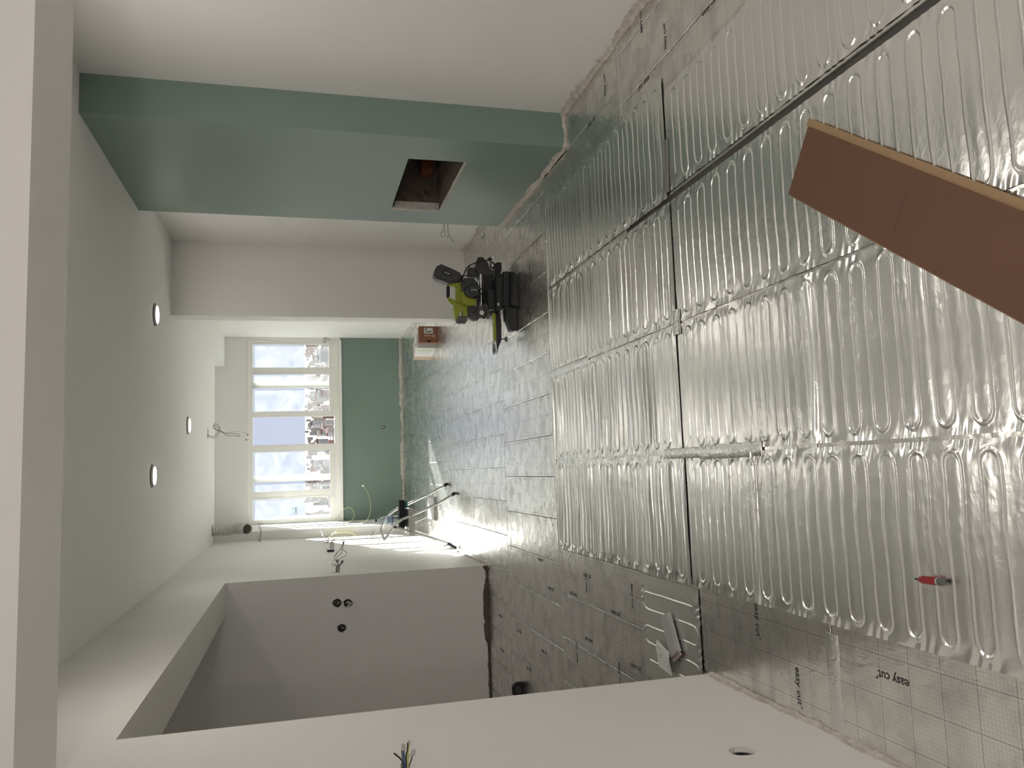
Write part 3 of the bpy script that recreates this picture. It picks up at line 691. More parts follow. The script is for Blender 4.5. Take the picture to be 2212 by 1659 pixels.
# ------------------------------------------------------------------ tape measure in the opening
def tape_measure():
    c = fl((1128, 1484)); c = Vector((c.x-0.01, c.y, 0))
    t = thing('tape_measure', (c.x, c.y, 0), 'black tape measure on the floor inside the left opening', 'tape measure')
    prof = [(-.045,0),(-.045,.045),(-.032,.066),(.01,.070),(.035,.058),(.045,.035),(.045,0)]
    g = G(); g.prism([c+Vector((x, 0, z+0.001)) for x, z in prof], (0,-.02,0), (0,.02,0)); g.obj('body', black_plastic, t, bevel=0.005)
    G().lathe(c+Vector((-0.002,-.0205,.034)), (0,-1,0), [(.026,0),(.026,.003),(.020,.004)], 18).obj('side_disc', dark_grey, t, smooth=True)
    g = G(); g.prism([c+Vector((x, 0, z+0.001)) for x, z in [(-.046,.02),(-.046,.04),(-.030,.070),(-.020,.071),(-.034,.04)]], (0,-.012,0), (0,.012,0)); g.obj('stripe', red_plastic, t)
    G().box(c.x+.045, c.x+.058, c.y-.011, c.y+.011, .006, .010).obj('hook', alu, t)
tape_measure()

# ------------------------------------------------------------------ mitre saw
def mitre_saw():
    Y0 = 5.36
    def c8(cx, cy, Y=Y0): return on((930+cx*0.1447, 540+cy*0.1447), 1, Y)
    base0 = c8(1200, 640); t = thing('mitre_saw', (base0.x, Y0, 0), 'black and lime green sliding mitre saw standing on the panels', 'saw')
    def pr(name, pts, ya, yb, m, bev=0.004, par=t, Y=Y0, smooth=False):
        P = [c8(x, y, Y0 if name.startswith('base') else ya) for x, y in pts]
        for p, (x, y) in zip(P, pts): p.z = 0.001 if name.startswith('base') and x >= 1175 else max(p.z, 0.001)
        g = G(); g.prism([Vector((p.x, 0, p.z)) for p in P], (0, ya, 0), (0, yb, 0)); return g.obj(name, m, par, bevel=bev, smooth=smooth)
    # base castings
    pr('base', [(1000,390),(1110,385),(1180,440),(1190,560),(1180,900),(1010,915),(1000,700)], Y0-0.14, Y0+0.17, black_plastic, 0.01)
    pr('turntable', [(985,400),(1065,400),(1065,905),(990,905)], Y0-0.16, Y0+0.16, black_plastic, 0.004)
    pr('base_foot', [(1010,150),(1092,148),(1095,270),(1070,340),(1110,400),(1185,440),(1188,460),(1000,460),(985,300)], Y0+0.06, Y0+0.15, black_plastic, 0.006)
    pr('base_foot', [(1050,880),(1180,890),(1190,1240),(1130,1252),(1085,1120),(1060,1080)], Y0-0.13, Y0-0.05, black_plastic, 0.006)
    pr('base_skirt', [(1110,400),(1235,470),(1262,640),(1255,860),(1190,930),(1100,900)], Y0-0.19, Y0-0.13, black_plastic, 0.008)
    pr('fence', [(800,590),(1000,560),(1000,920),(900,920),(800,800)], Y0+0.02, Y0+0.055, black_plastic, 0.004)
    pr('fence', [(850,600),(1000,580),(1000,900),(880,890)], Y0-0.10, Y0-0.06, black_plastic, 0.004)
    arm = pr('mitre_arm', [(975,915),(1040,930),(1062,1100),(1062,1340),(1012,1470),(1005,1530),(980,1545),(962,1510),(962,1350),(975,1340)], Y0-0.055, Y0+0.02, black_plastic, 0.005)
    pr('scale_strip', [(932,920),(972,920),(985,1350),(960,1358),(952,1340)], Y0-0.058, Y0-0.02, lime, 0.002, arm)
    pr('arm_tip', [(960,1358),(985,1352),(1003,1500),(990,1540),(972,1535)], Y0-0.057, Y0-0.015, alu, 0.003, arm)
    k0, k1 = c8(1060, 1330), c8(1120, 1330)
    G().tube([k0, k1], 0.004, 8).obj('screw', dark_grey, arm); G().lathe(c8(1115,1332), (0,0,-1), [(0.016,0),(0.018,0.004),(0.018,0.011),(0.014,0.014)], 12).obj('knob', mid_grey, arm, smooth=True)
    # rear bracket and slide
    pr('rear_bracket', [(690,200),(720,105),(780,100),(800,150),(860,165),(880,260),(945,310),(945,380),(820,380),(700,380)], Y0-0.035, Y0+0.05, dark_grey, 0.008)
    a, b = c8(748, 120), c8(748, 385)
    G().tube([a, b], 0.026, 16).obj('slide_housing', mid_grey, t, smooth=True)
    for dy in (-0.03, 0.035):
        a, b = c8(752, 360, Y0-0.04), c8(762, 860, Y0-0.04)
        a.y = b.y = Y0+dy
        G().tube([a, b], 0.0125, 14).obj('slide_tube', chrome, t, smooth=True)
    a, b = c8(760, 830, Y0-0.05), c8(758, 960, Y0-0.05)
    a.y = b.y = Y0-0.03
    G().tube([a, b], [0.028, 0.03], 14).obj('tube_clamp', mid_grey, t, smooth=True)
    G().lathe(c8(765, 938, Y0-0.062), (0,-1,0), [(0.017,0),(0.017,0.003)], 6).obj('clamp_badge', alu, t)
    pr('lower_arm', [(790,800),(860,800),(900,900),(830,1010),(740,1000),(720,960)], Y0-0.03, Y0+0.03, mid_grey, 0.008)
    pr('pivot_block', [(800,370),(960,370),(985,560),(985,860),(880,900),(800,850),(800,590)], Y0-0.02, Y0+0.06, black_plastic, 0.008)
    pr('cable_box', [(560,260),(680,262),(690,420),(570,380)], Y0-0.015, Y0+0.05, dark_grey, 0.006)
    # blade and guard
    bc = c8(790, 760); G().lathe(bc+Vector((0,0.03,0)), (0,1,0), [(0.105,0),(0.105,0.002)], 40).obj('saw_blade', alu, t)
    pr('blade_guard', [(560,850),(690,850),(780,900),(735,1030),(690,1055),(600,1030),(560,960)], Y0+0.005, Y0+0.065, mid_grey, 0.008)
    # motor
    pr('motor_housing', [(490,430),(540,390),(640,430),(720,520),(720,720),(640,720),(490,640)], Y0-0.10, Y0+0.03, dark_grey, 0.012)
    mc = c8(632, 605, Y0-0.14); mo = G().lathe(Vector((mc.x, Y0-0.09, mc.z)), (0,-1,0), [(0.044,0),(0.046,0.02),(0.046,0.045),(0.040,0.053)], 28).obj('motor_cap', mat('motor_cap_grey', (0.022,0.028,0.028), 0.4), t, smooth=True)
    lettering('RYOBI', 0.014, c8(647, 596, Y0-0.146), (0,0,-1), (1,0,0), white_plastic)
    BP = bpy.data.objects[-1] if False else None
    pr('green_cover', [(470,590),(500,610),(540,700),(690,720),(690,800),(620,832),(480,800)], Y0-0.085, Y0+0.03, lime, 0.008)
    pr('handle_front', [(250,500),(290,485),(440,475),(470,500),(470,620),(470,800),(380,790),(382,740),(382,560),(340,535),(290,540)], Y0-0.02, Y0+0.022, lime, 0.008)
    pr('handle_link', [(250,705),(290,700),(345,745),(382,740),(400,800),(345,830),(300,790),(252,745)], Y0-0.02, Y0+0.022, lime, 0.008)
    pr('handle_grip', [(246,530),(262,526),(290,535),(290,705),(270,712),(246,705)], Y0-0.018, Y0+0.02, black_rubber, 0.006)
    pr('green_body', [(345,830),(400,800),(500,805),(555,830),(560,985),(480,985),(480,880),(465,870),(440,960),(380,1050),(362,960)], Y0-0.03, Y0+0.03, lime, 0.01)
    pr('trigger_housing', [(380,1050),(440,960),(480,985),(560,985),(550,1080),(500,1098),(440,1075),(410,1100)], Y0-0.03, Y0+0.03, mid_grey, 0.01)
    pr('inner_arm', [(470,870),(560,830),(560,850),(600,960),(560,1000),(555,860),(480,880)], Y0-0.015, Y0+0.03, black_plastic, 0.004)
    pr('front_casing', [(560,840),(680,830),(720,860),(710,960),(640,960),(560,940)], Y0-0.05, Y0+0.0, dark_grey, 0.006)
    # dust bag
    bag = pr('dust_bag', [(60,375),(75,290),(95,240),(130,208),(165,205),(330,275),(480,350),(455,410),(420,475),(275,492),(170,450),(80,420),(62,400)], Y0-0.05, Y0+0.055, dark_grey, 0.018, smooth=True)
    pr('bag_label', [(184,292),(325,345),(300,400),(166,350)], Y0-0.0515, Y0-0.0495, ink, 0, bag)
    A, B = c8(178, 320, Y0-0.0525), c8(310, 372, Y0-0.0525); up_ = c8(215, 300)-c8(205, 345)
    lt = lettering('RYOBI', 0.0135, (A+B)/2, B-A, up_, white_plastic, None, (1, 1.1))
    lt.parent = t; lt.matrix_parent_inverse = Matrix.Translation(-t.location)
    for o in list(COL.objects):
        if o.name.startswith('lettering') and o.parent is None: o.parent = t; o.matrix_parent_inverse = Matrix.Translation(-t.location)
    pr('bag_neck', [(430,385),(480,360),(500,400),(470,470),(420,475)], Y0-0.03, Y0+0.035, black_rubber, 0.006)
    # lead and plug
    def wire(name, pts, r, m, dy=-0.07): return G().tube(spline([c8(x, y, Y0+dy) for x, y in pts], 7), r, 8).obj(name, m, t, smooth=True)
    wire('power_cord', [(460,520),(480,420),(510,330),(560,250),(640,205),(720,180),(800,160),(860,148)], 0.004, black_rubber)
    wire('power_cord', [(500,380),(600,400),(680,480),(730,560),(790,620)], 0.0035, black_rubber, -0.11)
    wire('power_cord', [(890,200),(905,260),(950,270),(962,225),(930,190),(890,180)], 0.006, black_rubber)
    wire('power_cord', [(830,600),(760,650),(700,760),(690,880),(640,940)], 0.0035, black_rubber, -0.12)
    wire('power_cord', [(740,970),(800,1020),(832,985),(820,940)], 0.0035, black_rubber, -0.05)
    G().lathe(c8(855, 150, Y0-0.07), c8(920,128)-c8(855,150), [(0.008,0),(0.013,0.006),(0.014,0.022),(0.010,0.028)], 12).obj('plug', black_plastic, t, smooth=True)
    for yy in (118, 150):
        G().tube([c8(915, yy, Y0-0.07), c8(948, yy-2, Y0-0.07)], 0.0022, 6).obj('plug_pin', chrome, t)
    for k, (x, y) in enumerate(((705,185),(575,245))):
        G().lathe(c8(x, y, Y0-0.07), c8(x-30,y+14)-c8(x,y), [(0.006,-0.006),(0.0075,0),(0.006,0.006)], 8).obj('cord_clip', black_rubber, t)
    pr('bolt_head', [(1000,790),(1025,795),(1025,830),(1000,830)], Y0-0.162, Y0-0.158, alu, 0)
mitre_saw()

# ------------------------------------------------------------------ boxes by the right wall
def brown_box():
    a, b = fl((945.5, 704)), fl((945.5, 739.5))
    x0, x1, y0 = b.x, a.x, 8.50
    t = thing('printed_box', ((x0+x1)/2, y0, 0), 'small brown printed carton with white label beyond the mitre saw', 'box')
    G().box(x0, x1, y0, y0+0.10, 0.001, 0.200).obj('carton', cardboard_brown, t, bevel=0.002)
    c = lambda px: on(px, 1, y0-0.001)
    p0, p1 = c((916, 708.5)), c((935, 720.5))
    lb = G().box(p1.x, p0.x, y0-0.0015, y0-0.0003, p1.z, p0.z).obj('label', paper, t)
    for (u0, u1, v0, v1) in ((0.1, 0.32, 0.12, 0.36), (0.1, 0.72, 0.62, 0.80), (0.72, 0.8, 0.45, 0.8)):
        G().box(p0.x-(p0.x-p1.x)*v1, p0.x-(p0.x-p1.x)*v0, y0-0.0022, y0-0.0016, p0.z-(p0.z-p1.z)*u1, p0.z-(p0.z-p1.z)*u0).obj('label_print', ink, lb)
    q = c((936.3, 725.6)); G().tube([(q.x+0.011*math.cos(k*math.pi/10), y0-0.002, q.z+0.011*math.sin(k*math.pi/10)) for k in range(21)], 0.0032, 6).obj('ring_logo', white_plastic, t)
    r0, r1 = c((917, 724)), c((932, 726)); G().box(r1.x, r0.x, y0-0.0015, y0-0.0004, r1.z, r0.z).obj('logo_line', pink_print, t)
    s0, s1 = c((923, 735)), c((930.5, 740)); G().box(s1.x, s0.x, y0-0.004, y0-0.0003, s1.z, s0.z).obj('dark_sticker', ink, t)
    t2p = fl((944, 742)); far = fl((932, 777)); d = Vector((far.x-t2p.x, far.y-t2p.y, 0)); L = d.length; d.normalize(); n = Vector((d.y, -d.x, 0)); o = Vector((t2p.x, t2p.y+0.02, 0)) + d*0.005
    if n.x < 0: n = -n
    o2 = o + d*0.10
    t2 = thing('striped_box', (o.x, o.y, 0), 'white and green printed carton behind the brown carton, with dark oval hole', 'box')
    hh = 0.205
    def pz(a0, a1, b0, b1, z0, z1): return [o2 + d*p + n*q + Vector((0,0,z)) for z in (z0, z1) for p, q in ((a0,b0),(a1,b0),(a1,b1),(a0,b1))]
    F6 = [(0,3,2,1),(4,5,6,7),(0,1,5,4),(1,2,6,5),(2,3,7,6),(3,0,4,7)]
    L2 = L-0.10
    G().add(pz(0, L2*0.72, 0, 0.16, 0.001, hh), F6).obj('carton', paper, t2, bevel=0.002)
    G().add(pz(L2*0.72, L2, 0.001, 0.159, 0.001, hh-0.001), F6).obj('kraft_end', kraft, t2, bevel=0.002)
    G().add(pz(L2*0.12, L2*0.30, -0.001, 0.0, 0.02, hh-0.02), F6).obj('green_band', pale_green, t2)
    G().add(pz(L2*0.40, L2*0.44, -0.001, 0.0, 0.05, hh-0.03), F6).obj('print_line', pale_green, t2)
    G().add(pz(L2*0.5, L2*0.6, 0.10, 0.158, hh, hh+0.0008), F6).obj('pink_print', pink_print, t2)
    hc = o2 + d*L2*0.2 + n*0.07 + Vector((0,0,hh+0.0005))
    g = G(); g.add([hc + d*0.028*math.cos(k*math.pi/8) + n*0.014*math.sin(k*math.pi/8) for k in range(16)], [tuple(range(16))]); g.obj('hand_hole', dark, t2)
brown_box()

# ------------------------------------------------------------------ step ladder with things on it
YN, YF = 7.67, 8.09
def ladder():
    t = thing('step_ladder', (-0.45, 7.88, 0), 'folding two-step aluminium ladder standing by the left wall', 'ladder')
    c6 = lambda x, y, Y: on((780+x*0.12055, 1020+y*0.12055), 1, Y)
    near = [c6(*p, YN) for p in ((1745,375),(1360,565),(890,780),(720,855),(620,935),(540,1040),(470,1140),(415,1205))]
    far = [c6(*p, YF) for p in ((1575,212),(1240,375),(860,562),(650,655),(540,725),(480,790),(430,870),(395,930))]
    near[0].z = 0.012; far[0].z = 0.012
    G().tube(spline(near, 5), 0.0125, 10).obj('front_rail', alu, t, smooth=True)
    G().tube(spline(far, 5), 0.0125, 10).obj('front_rail', alu, t, smooth=True)
    mid1 = c6(355, 1045, 7.86)
    G().tube(spline([near[-1], near[-1]*0.6+mid1*0.4, mid1, far[-1]*0.5+mid1*0.5, far[-1]], 5), 0.0125, 10).obj('hoop_bar', alu, t, smooth=True)
    for p in (near[0], far[0]):
        q = near if p is near[0] else far
        dv = (q[1]-q[0]).normalized(); G().tube([p-dv*0.008, p+dv*0.035], 0.0155, 10).obj('foot_cap', black_rubber, t, smooth=True)
    # rear frame
    rn = [c6(625, 985, YN), c6(885, 1060, YN), c6(1180, 1150, YN), c6(1580, 1262, YN)]
    foot = Vector((-0.752, YN, 0.012)); rn[-1] = rn[-1]*0.5 + (rn[-2]+(foot-rn[-2])*0.72)*0.5
    G().tube(spline(rn+[foot], 5), 0.0115, 10).obj('rear_leg', alu, t, smooth=True)
    G().tube([foot, foot+(rn[-1]-foot).normalized()*0.10], 0.0145, 10).obj('foot_cap', black_rubber, t, smooth=True)
    off = Vector((0, YF-YN, 0))
    rf = [p+off for p in rn]+[foot+off]
    G().tube(spline(rf, 5), 0.0115, 10).obj('rear_leg', alu, t, smooth=True)
    G().tube([foot+off, foot+off+(rn[-1]-foot).normalized()*0.08], 0.0145, 10).obj('foot_cap', black_rubber, t, smooth=True)
    G().lathe(c6(607, 985, YN), (rn[0]-rn[1]), [(0.0135,-0.01),(0.0135,0.012),(0.010,0.016)], 10).obj('end_cap', black_rubber, t, smooth=True)
    k = rn[2]*0.35+foot*0.65
    G().tube([k, k+off], 0.010, 10).obj('rear_crossbar', alu, t, smooth=True)
    # steps
    def step(name, c_front, c_back, zt, th):
        x0, x1 = c_back, c_front
        o = G().box(x0, x1, YN+0.004, YF-0.004, zt-th, zt).obj(name, step_grey, t, bevel=0.006)
        for j in range(5):
            xx = x0 + (x1-x0)*(j+0.5)/5
            G().box(xx-0.006, xx+0.006, YN+0.02, YF-0.02, zt, zt+0.0025).obj('tread_rib', step_grey, o)
        return o
    zs = c6(870, 900, YN).z; xb, xf = c6(880, 1135, YN).x, c6(880, 670, YN).x
    step('top_step', xf, xb, zs, 0.05)
    zs2 = c6(1310, 650, YN).z; xb2, xf2 = c6(1340, 870, YN).x, c6(1340, 440, YN).x
    step('lower_step', xf2, xb2, zs2, 0.035)
    for dy in (0.0, YF-YN):
        a = c6(1330, 830, YN)+Vector((0, dy, 0)); b = c6(890, 1040, YN)+Vector((0, dy, 0))
        G().tube([a, b], 0.004, 6).obj('link_rod', alu, t)
    for p in ((890,780),(1348,565),(890,1062),(1330,825),(740,850)):
        q = c6(*p, YN); G().lathe(q+Vector((0,-0.013,0)), (0,-1,0), [(0.006,0),(0.006,0.003),(0.003,0.005)], 8).obj('rivet', dark_grey, t)
    # tool on the top step
    zp = zs+0.0025
    b0, b1 = c6(700, 1005, 7.80), c6(700, 495, 7.80)
    ztop = c6(675, 700, 7.80).z; zmid = c6(770, 700, 7.80).z
    tt = thing('sanding_tool', ((b0.x+b1.x)/2, 7.80, zp), 'black padded hand sander with teal end on the ladder top step', 'tool')
    G().box(b0.x, b1.x, 7.74, 7.86, zmid, ztop).obj('pad', black_rubber, tt, bevel=0.008)
    G().box(b0.x+0.012, b1.x-0.085, 7.765, 7.835, zp+0.001, zmid).obj('grip', dark_grey, tt, bevel=0.010)
    G().box(b1.x-0.082, b1.x-0.012, 7.755, 7.845, zp+0.001, zmid).obj('teal_end', teal, tt, bevel=0.010)
    # bottle
    c = c6(400, 860, 7.98); zb = zp+0.001; ht = on((810, 1126), 1, 7.98).z - zb
    bt = thing('water_bottle', (c.x, 7.98, zb), 'clear plastic water bottle with blue label and cap on the ladder step', 'bottle')
    k = ht/0.33
    cc = (c.x, 7.98, zb)
    G().lathe(cc, (0,0,1), [(0.030*k,0),(0.040*k,0.006*k),(0.043*k,0.02*k),(0.041*k,0.05*k),(0.044*k,0.075*k),(0.041*k,0.10*k),(0.044*k,0.125*k),(0.044*k,0.21*k),(0.040*k,0.235*k),(0.026*k,0.275*k),(0.014*k,0.300*k),(0.014*k,0.312*k)], 24).obj('bottle_body', clear_bottle, bt, smooth=True)
    G().lathe(cc, (0,0,1), [(0.0448*k,0.135*k),(0.0448*k,0.20*k)], 24).obj('bottle_label', mat('blue_label', (0.42, 0.52, 0.68), 0.4), bt, smooth=True)
    G().lathe(cc, (0,0,1), [(0.0452*k,0.135*k),(0.0452*k,0.145*k)], 24).obj('label_band', mat('blue_band', (0.06, 0.10, 0.28), 0.4), bt, smooth=True)
    G().lathe(cc, (0,0,1), [(0.0165*k,0.310*k),(0.0165*k,0.330*k)], 16).obj('bottle_cap', mat('cap_blue', (0.02, 0.05, 0.16), 0.4), bt, smooth=True)
ladder()

# ------------------------------------------------------------------ duct hanging from the ceiling
def duct():
    Yd = duct_hole.y
    t = thing('flexible_duct', (duct_hole.x, Yd, ZC), 'white flexible ventilation duct hanging from the ceiling near the window', 'duct')
    path = spline([Vector((duct_hole.x-0.01, Yd, ZC+0.05)), on((470, 1147), 1, Yd), on((490, 1146), 1, Yd), on((510, 1142), 1, Yd-0.01), on((524, 1142), 1, Yd-0.05), on((533, 1143), 1, Yd-0.09)], 14)
    n = len(path); r = []
    for i in range(n):
        u = i/(n-1); base = 0.046+0.016*min(1, u*1.8)
        r.append(base*(1.0+0.09*math.sin(i*1.6)) if u < 0.86 else 0.062)
    v = G(); v.tube(path, r, 20, cap=False); ob = v.obj('duct_hose', duct_white, t, smooth=True)
    end = path[-1]; dv = (path[-1]-path[-2]).normalized(); nrm = (dv*0.35+Vector((0,-0.9,-0.1))).normalized()
    G().lathe(end, nrm, [(0.060,-0.045),(0.063,0.0),(0.063,0.006),(0.057,0.006),(0.055,-0.04)], 24).obj('duct_collar', duct_white, t, smooth=True)
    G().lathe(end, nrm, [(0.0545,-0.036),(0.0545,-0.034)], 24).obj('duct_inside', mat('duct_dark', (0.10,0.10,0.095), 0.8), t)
duct()

# ------------------------------------------------------------------ wiring
def bundle(name, root, wires, label, r=0.0028, conns=(), cat='wires', group='loose electrical wires'):
    t = thing(name, root, label, cat, group)
    for pts, m, *rr in wires:
        G().tube(spline(pts, 5), rr[0] if rr else r, 6).obj('wire', m, t, smooth=True)
    for p, d, m, sz in conns:
        d = Vector(d).normalized(); G().lathe(Vector(p)-d*sz*0.8, d, [(sz*0.55,0),(sz*0.6,sz*0.5),(sz*0.5,sz*1.6)], 8).obj('connector', m, t)
    return t
# ceiling rose wires
w0 = wire_hole; Yw = w0.y
cw = lambda x, y: on((x, y), 1, Yw)
bundle('ceiling_wires', w0, [
    ([w0+Vector((0,0,.06)), cw(452,941), cw(461,943), cw(470,934), cw(475,926), cw(468,916), cw(462,918), cw(466,927), cw(475,930), cw(488,936), cw(505,936), cw(520,940)], wire_grey, 0.003),
    ([w0+Vector((0.01,0,.06)), cw(453,944), cw(463,946), cw(472,938), cw(474,928), cw(464,919), cw(460,924), cw(470,930), cw(482,935), cw(490,941), cw(508,941), cw(519,944)], wire_grey, 0.003),
    ([cw(488,936), cw(500,932), cw(524,933), cw(534,938)], wire_white, 0.0025)], 'thin grey wires dangling from a round hole in the ceiling', conns=[(cw(535,939),(0,0,-1),wire_grey,0.012),(cw(532,950),(0,0,-1),wire_grey,0.012)])
# left wall bundles
def lw(px): return on(px, 0, XL)
def out(px, base): return on(px, 1, base.y)
a = lw(left_boxes['a']); o_ = lambda x, y: out((x, y), a)
bundle('wall_wires', a, [([a+Vector((-.04,0,0)), o_(561,1160), o_(563,1148), o_(559,1138), o_(562,1130)], wire_grey), ([a+Vector((-.04,0.01,0)), o_(563,1162), o_(565,1147), o_(562,1136), o_(567,1131)], wire_grey), ([a+Vector((-.04,0,0)), o_(558,1166), o_(556,1158)], wire_white)],
       'two short wires with white caps sticking out high on the left wall', conns=[(o_(559,1129),(1,0,0),white_plastic,0.012),(o_(565,1128),(1,0,0),white_plastic,0.012)])
b = lw(left_boxes['b']); o_ = lambda x, y: out((x, y), b)
yg = lambda x, y, Y=10.2: on((x, y), 1, Y)
bundle('wall_wires', b, [([b+Vector((-.04,0,0)), o_(706,1166), o_(703,1160), o_(699,1156)], wire_grey), ([b+Vector((-.04,0.01,0)), o_(709,1168), o_(711,1162)], wire_white, 0.006),
    ([o_(709,1166), yg(718,1155), yg(730,1151), yg(748,1150), yg(762,1153), yg(780,1161), yg(795,1163)], wire_yel, 0.003),
    ([o_(707,1164), yg(722,1152), yg(738,1135), yg(752,1129), yg(766,1115), yg(758,1097), yg(744,1100), yg(730,1118), yg(713,1131)], wire_yg, 0.0028),
    ([o_(708,1165), yg(722,1150), yg(752,1149), yg(756,1142), yg(778,1131), yg(793,1123), yg(800,1106), yg(800,1085), yg(796,1068), yg(788,1055), yg(784.5,1050)], wire_yg, 0.0028),
    ([o_(705,1163), yg(694,1150), yg(693,1140), yg(697,1134)], wire_white, 0.0025)],
       'tangled yellow green wires looping off the left wall by the window', conns=[(yg(784,1049.5),(0.3,0,1),white_plastic,0.014),(yg(696,1156),(1,0,0),white_plastic,0.012)])
d_ = lw(left_boxes['d']); o_ = lambda x, y: out((x, y), d_)
bundle('wall_wires', d_, [([d_+Vector((-.04,0,0)), o_(722,1207), o_(728,1195), o_(735,1186), o_(741,1176)], wire_grey), ([d_+Vector((-.04,0.01,0)), o_(726,1206), o_(737,1195), o_(740,1185), o_(742,1174)], wire_grey), ([d_+Vector((-.04,0.02,0)), o_(732,1207), o_(745,1202), o_(749,1194), o_(743,1189), o_(738,1184)], wire_grey, 0.0025), ([d_+Vector((-.04,-0.02,0)), o_(722,1205), o_(729,1192), o_(738,1187)], wire_white)],
       'grey wires looped together on the left wall beside the plugged adaptor', conns=[(o_(742,1172),(1,0,-0.3),wire_grey,0.016)])
e_ = lw(left_boxes['e']); o_ = lambda x, y: out((x, y), e_)
bundle('wall_wires', e_, [([e_+Vector((-.04,0,0)), o_(727,1228), o_(731,1222), o_(738,1217)], wire_grey, 0.004), ([e_+Vector((-.04,0,0)), o_(730,1229), o_(731,1222), o_(729,1214)], wire_grey, 0.004), ([e_+Vector((-.04,0,0)), o_(726,1228), o_(728,1222), o_(721,1220)], wire_grey, 0.004), ([e_+Vector((-.04,0,0)), o_(733,1230), o_(733,1224), o_(736,1219)], wire_grey, 0.004)],
       'three short capped wires on the left wall next to the opening corner', conns=[(o_(739,1214),(1,0,-.6),wire_grey,0.016),(o_(728.5,1212),(1,0,0.2),wire_grey,0.014),(o_(719.5,1220),(1,0,0.7),white_plastic,0.018)])
g_ = lw(left_boxes['g']); o_ = lambda x, y: out((x, y), g_)
bundle('wall_wires', g_, [([g_+Vector((-.04,0,0)), o_(802,1160), o_(805,1152), o_(806,1150)], wire_grey, 0.006), ([o_(795,1163), o_(802,1157), o_(808,1158)], wire_white, 0.004)], 'short thick grey wire end on the sunlit left wall', conns=[(o_(805.5,1149),(1,0,0),wire_grey,0.02)])
hb = Vector((XL, HY, (q0.z+q1.z)/2)); o_ = lambda x, y: on((x, y), 1, HY)
bundle('chase_wires', hb, [([hb+Vector((-.05,0,-0.02)), o_(818,1172), o_(816,1162), o_(810,1155), o_(813,1145), o_(822,1143)], wire_white, 0.005), ([hb+Vector((-.05,0.03,-0.03)), o_(820,1172), o_(819,1162), o_(826,1158)], wire_white, 0.005)], 'white cables coming out of the rectangular chase in the left wall')
# adaptor plugged on the left wall
s_ = lw((714, 1192)); t = thing('wall_socket', s_, 'white socket plate hanging off the left wall with a plugged adaptor', 'socket')
o_ = lambda x, y: on((x, y), 1, s_.y)
pc = o_(714, 1186)
G().lathe(pc, (1,0,0.05), [(0.035,-0.004),(0.055,0.0),(0.050,0.006)], 20).obj('plate', white_plastic, t, smooth=True)
G().box(XL, pc.x-0.004, s_.y-0.03, s_.y+0.03, pc.z-0.035, pc.z+0.035).obj('socket_body', dark_grey, t, bevel=0.004)
p1 = o_(717, 1176); G().box(pc.x+0.006, p1.x+0.025, s_.y-0.022, s_.y+0.022, p1.z-0.022, p1.z+0.022).obj('adaptor', step_grey, t, bevel=0.005)
G().tube(spline([p1+Vector((0.02,0,0)), o_(720, 1166), o_(727, 1163), o_(745,1161), o_(760,1160)], 5), 0.0035, 6).obj('lead', wire_white, t, smooth=True)
# front wall wires near the camera
fw_ = on((880, 1690), 0, XL); o_ = lambda x, y: on((x, y), 1, fw_.y)
r_ = lambda dy, dz: fw_+Vector((-.03, dy, dz))
bundle('wall_wires', fw_, [([r_(0,.01), o_(871,1655), o_(868,1643), o_(863,1637), o_(851,1627)], wire_black, 0.0022), ([r_(.01,0), o_(883,1660), o_(887,1646), o_(891,1632)], wire_black, 0.0018), ([r_(-.01,0), o_(877,1640), o_(880,1620), o_(881,1604)], wire_black, 0.0020),
    ([r_(0,0), o_(873,1640), o_(872,1620)], wire_blue, 0.003), ([r_(0,-.01), o_(876,1655), o_(875,1645), o_(871,1638)], wire_yg, 0.0022), ([r_(.0,-.015), o_(882,1655), o_(880,1640), o_(882,1622), o_(884,1606)], wire_yg, 0.0024), ([r_(-.01,-.01), o_(881,1650), o_(884,1630)], wire_yg, 0.0022), ([r_(-.01,.01), o_(867,1658), o_(869,1645), o_(868,1620)], wire_grey, 0.002)],
    'coloured wires with clear caps sticking out of the near left wall', conns=[(o_(871.5,1614),(1,0,0.1),mat('clear_cap',(0.45,0.40,0.38),0.3),0.009),(o_(892.5,1626),(1,0,-.3),MATS['clear_cap'],0.010),(o_(884,1604),(1,0,0),MATS['clear_cap'],0.006)])
sd = on((1603, 1622), 0, XL)
t = thing('socket_box', sd+Vector((-.05,0,0)), 'empty round socket box in a broken hole low on the near left wall', 'socket')
G().lathe(sd+Vector((-.062,0,0)), (1,0,0), [(0.031,0),(0.031,0.048),(0.027,0.048),(0.027,0.004)], 20).obj('back_box', dark_grey, t, smooth=True)
G().tube(spline([sd+Vector((-.055,-.01,.01)), sd+Vector((-.03,.005,-.005)), sd+Vector((-.045,.015,.01))]), 0.003, 6).obj('wire', wire_grey, t, smooth=True)
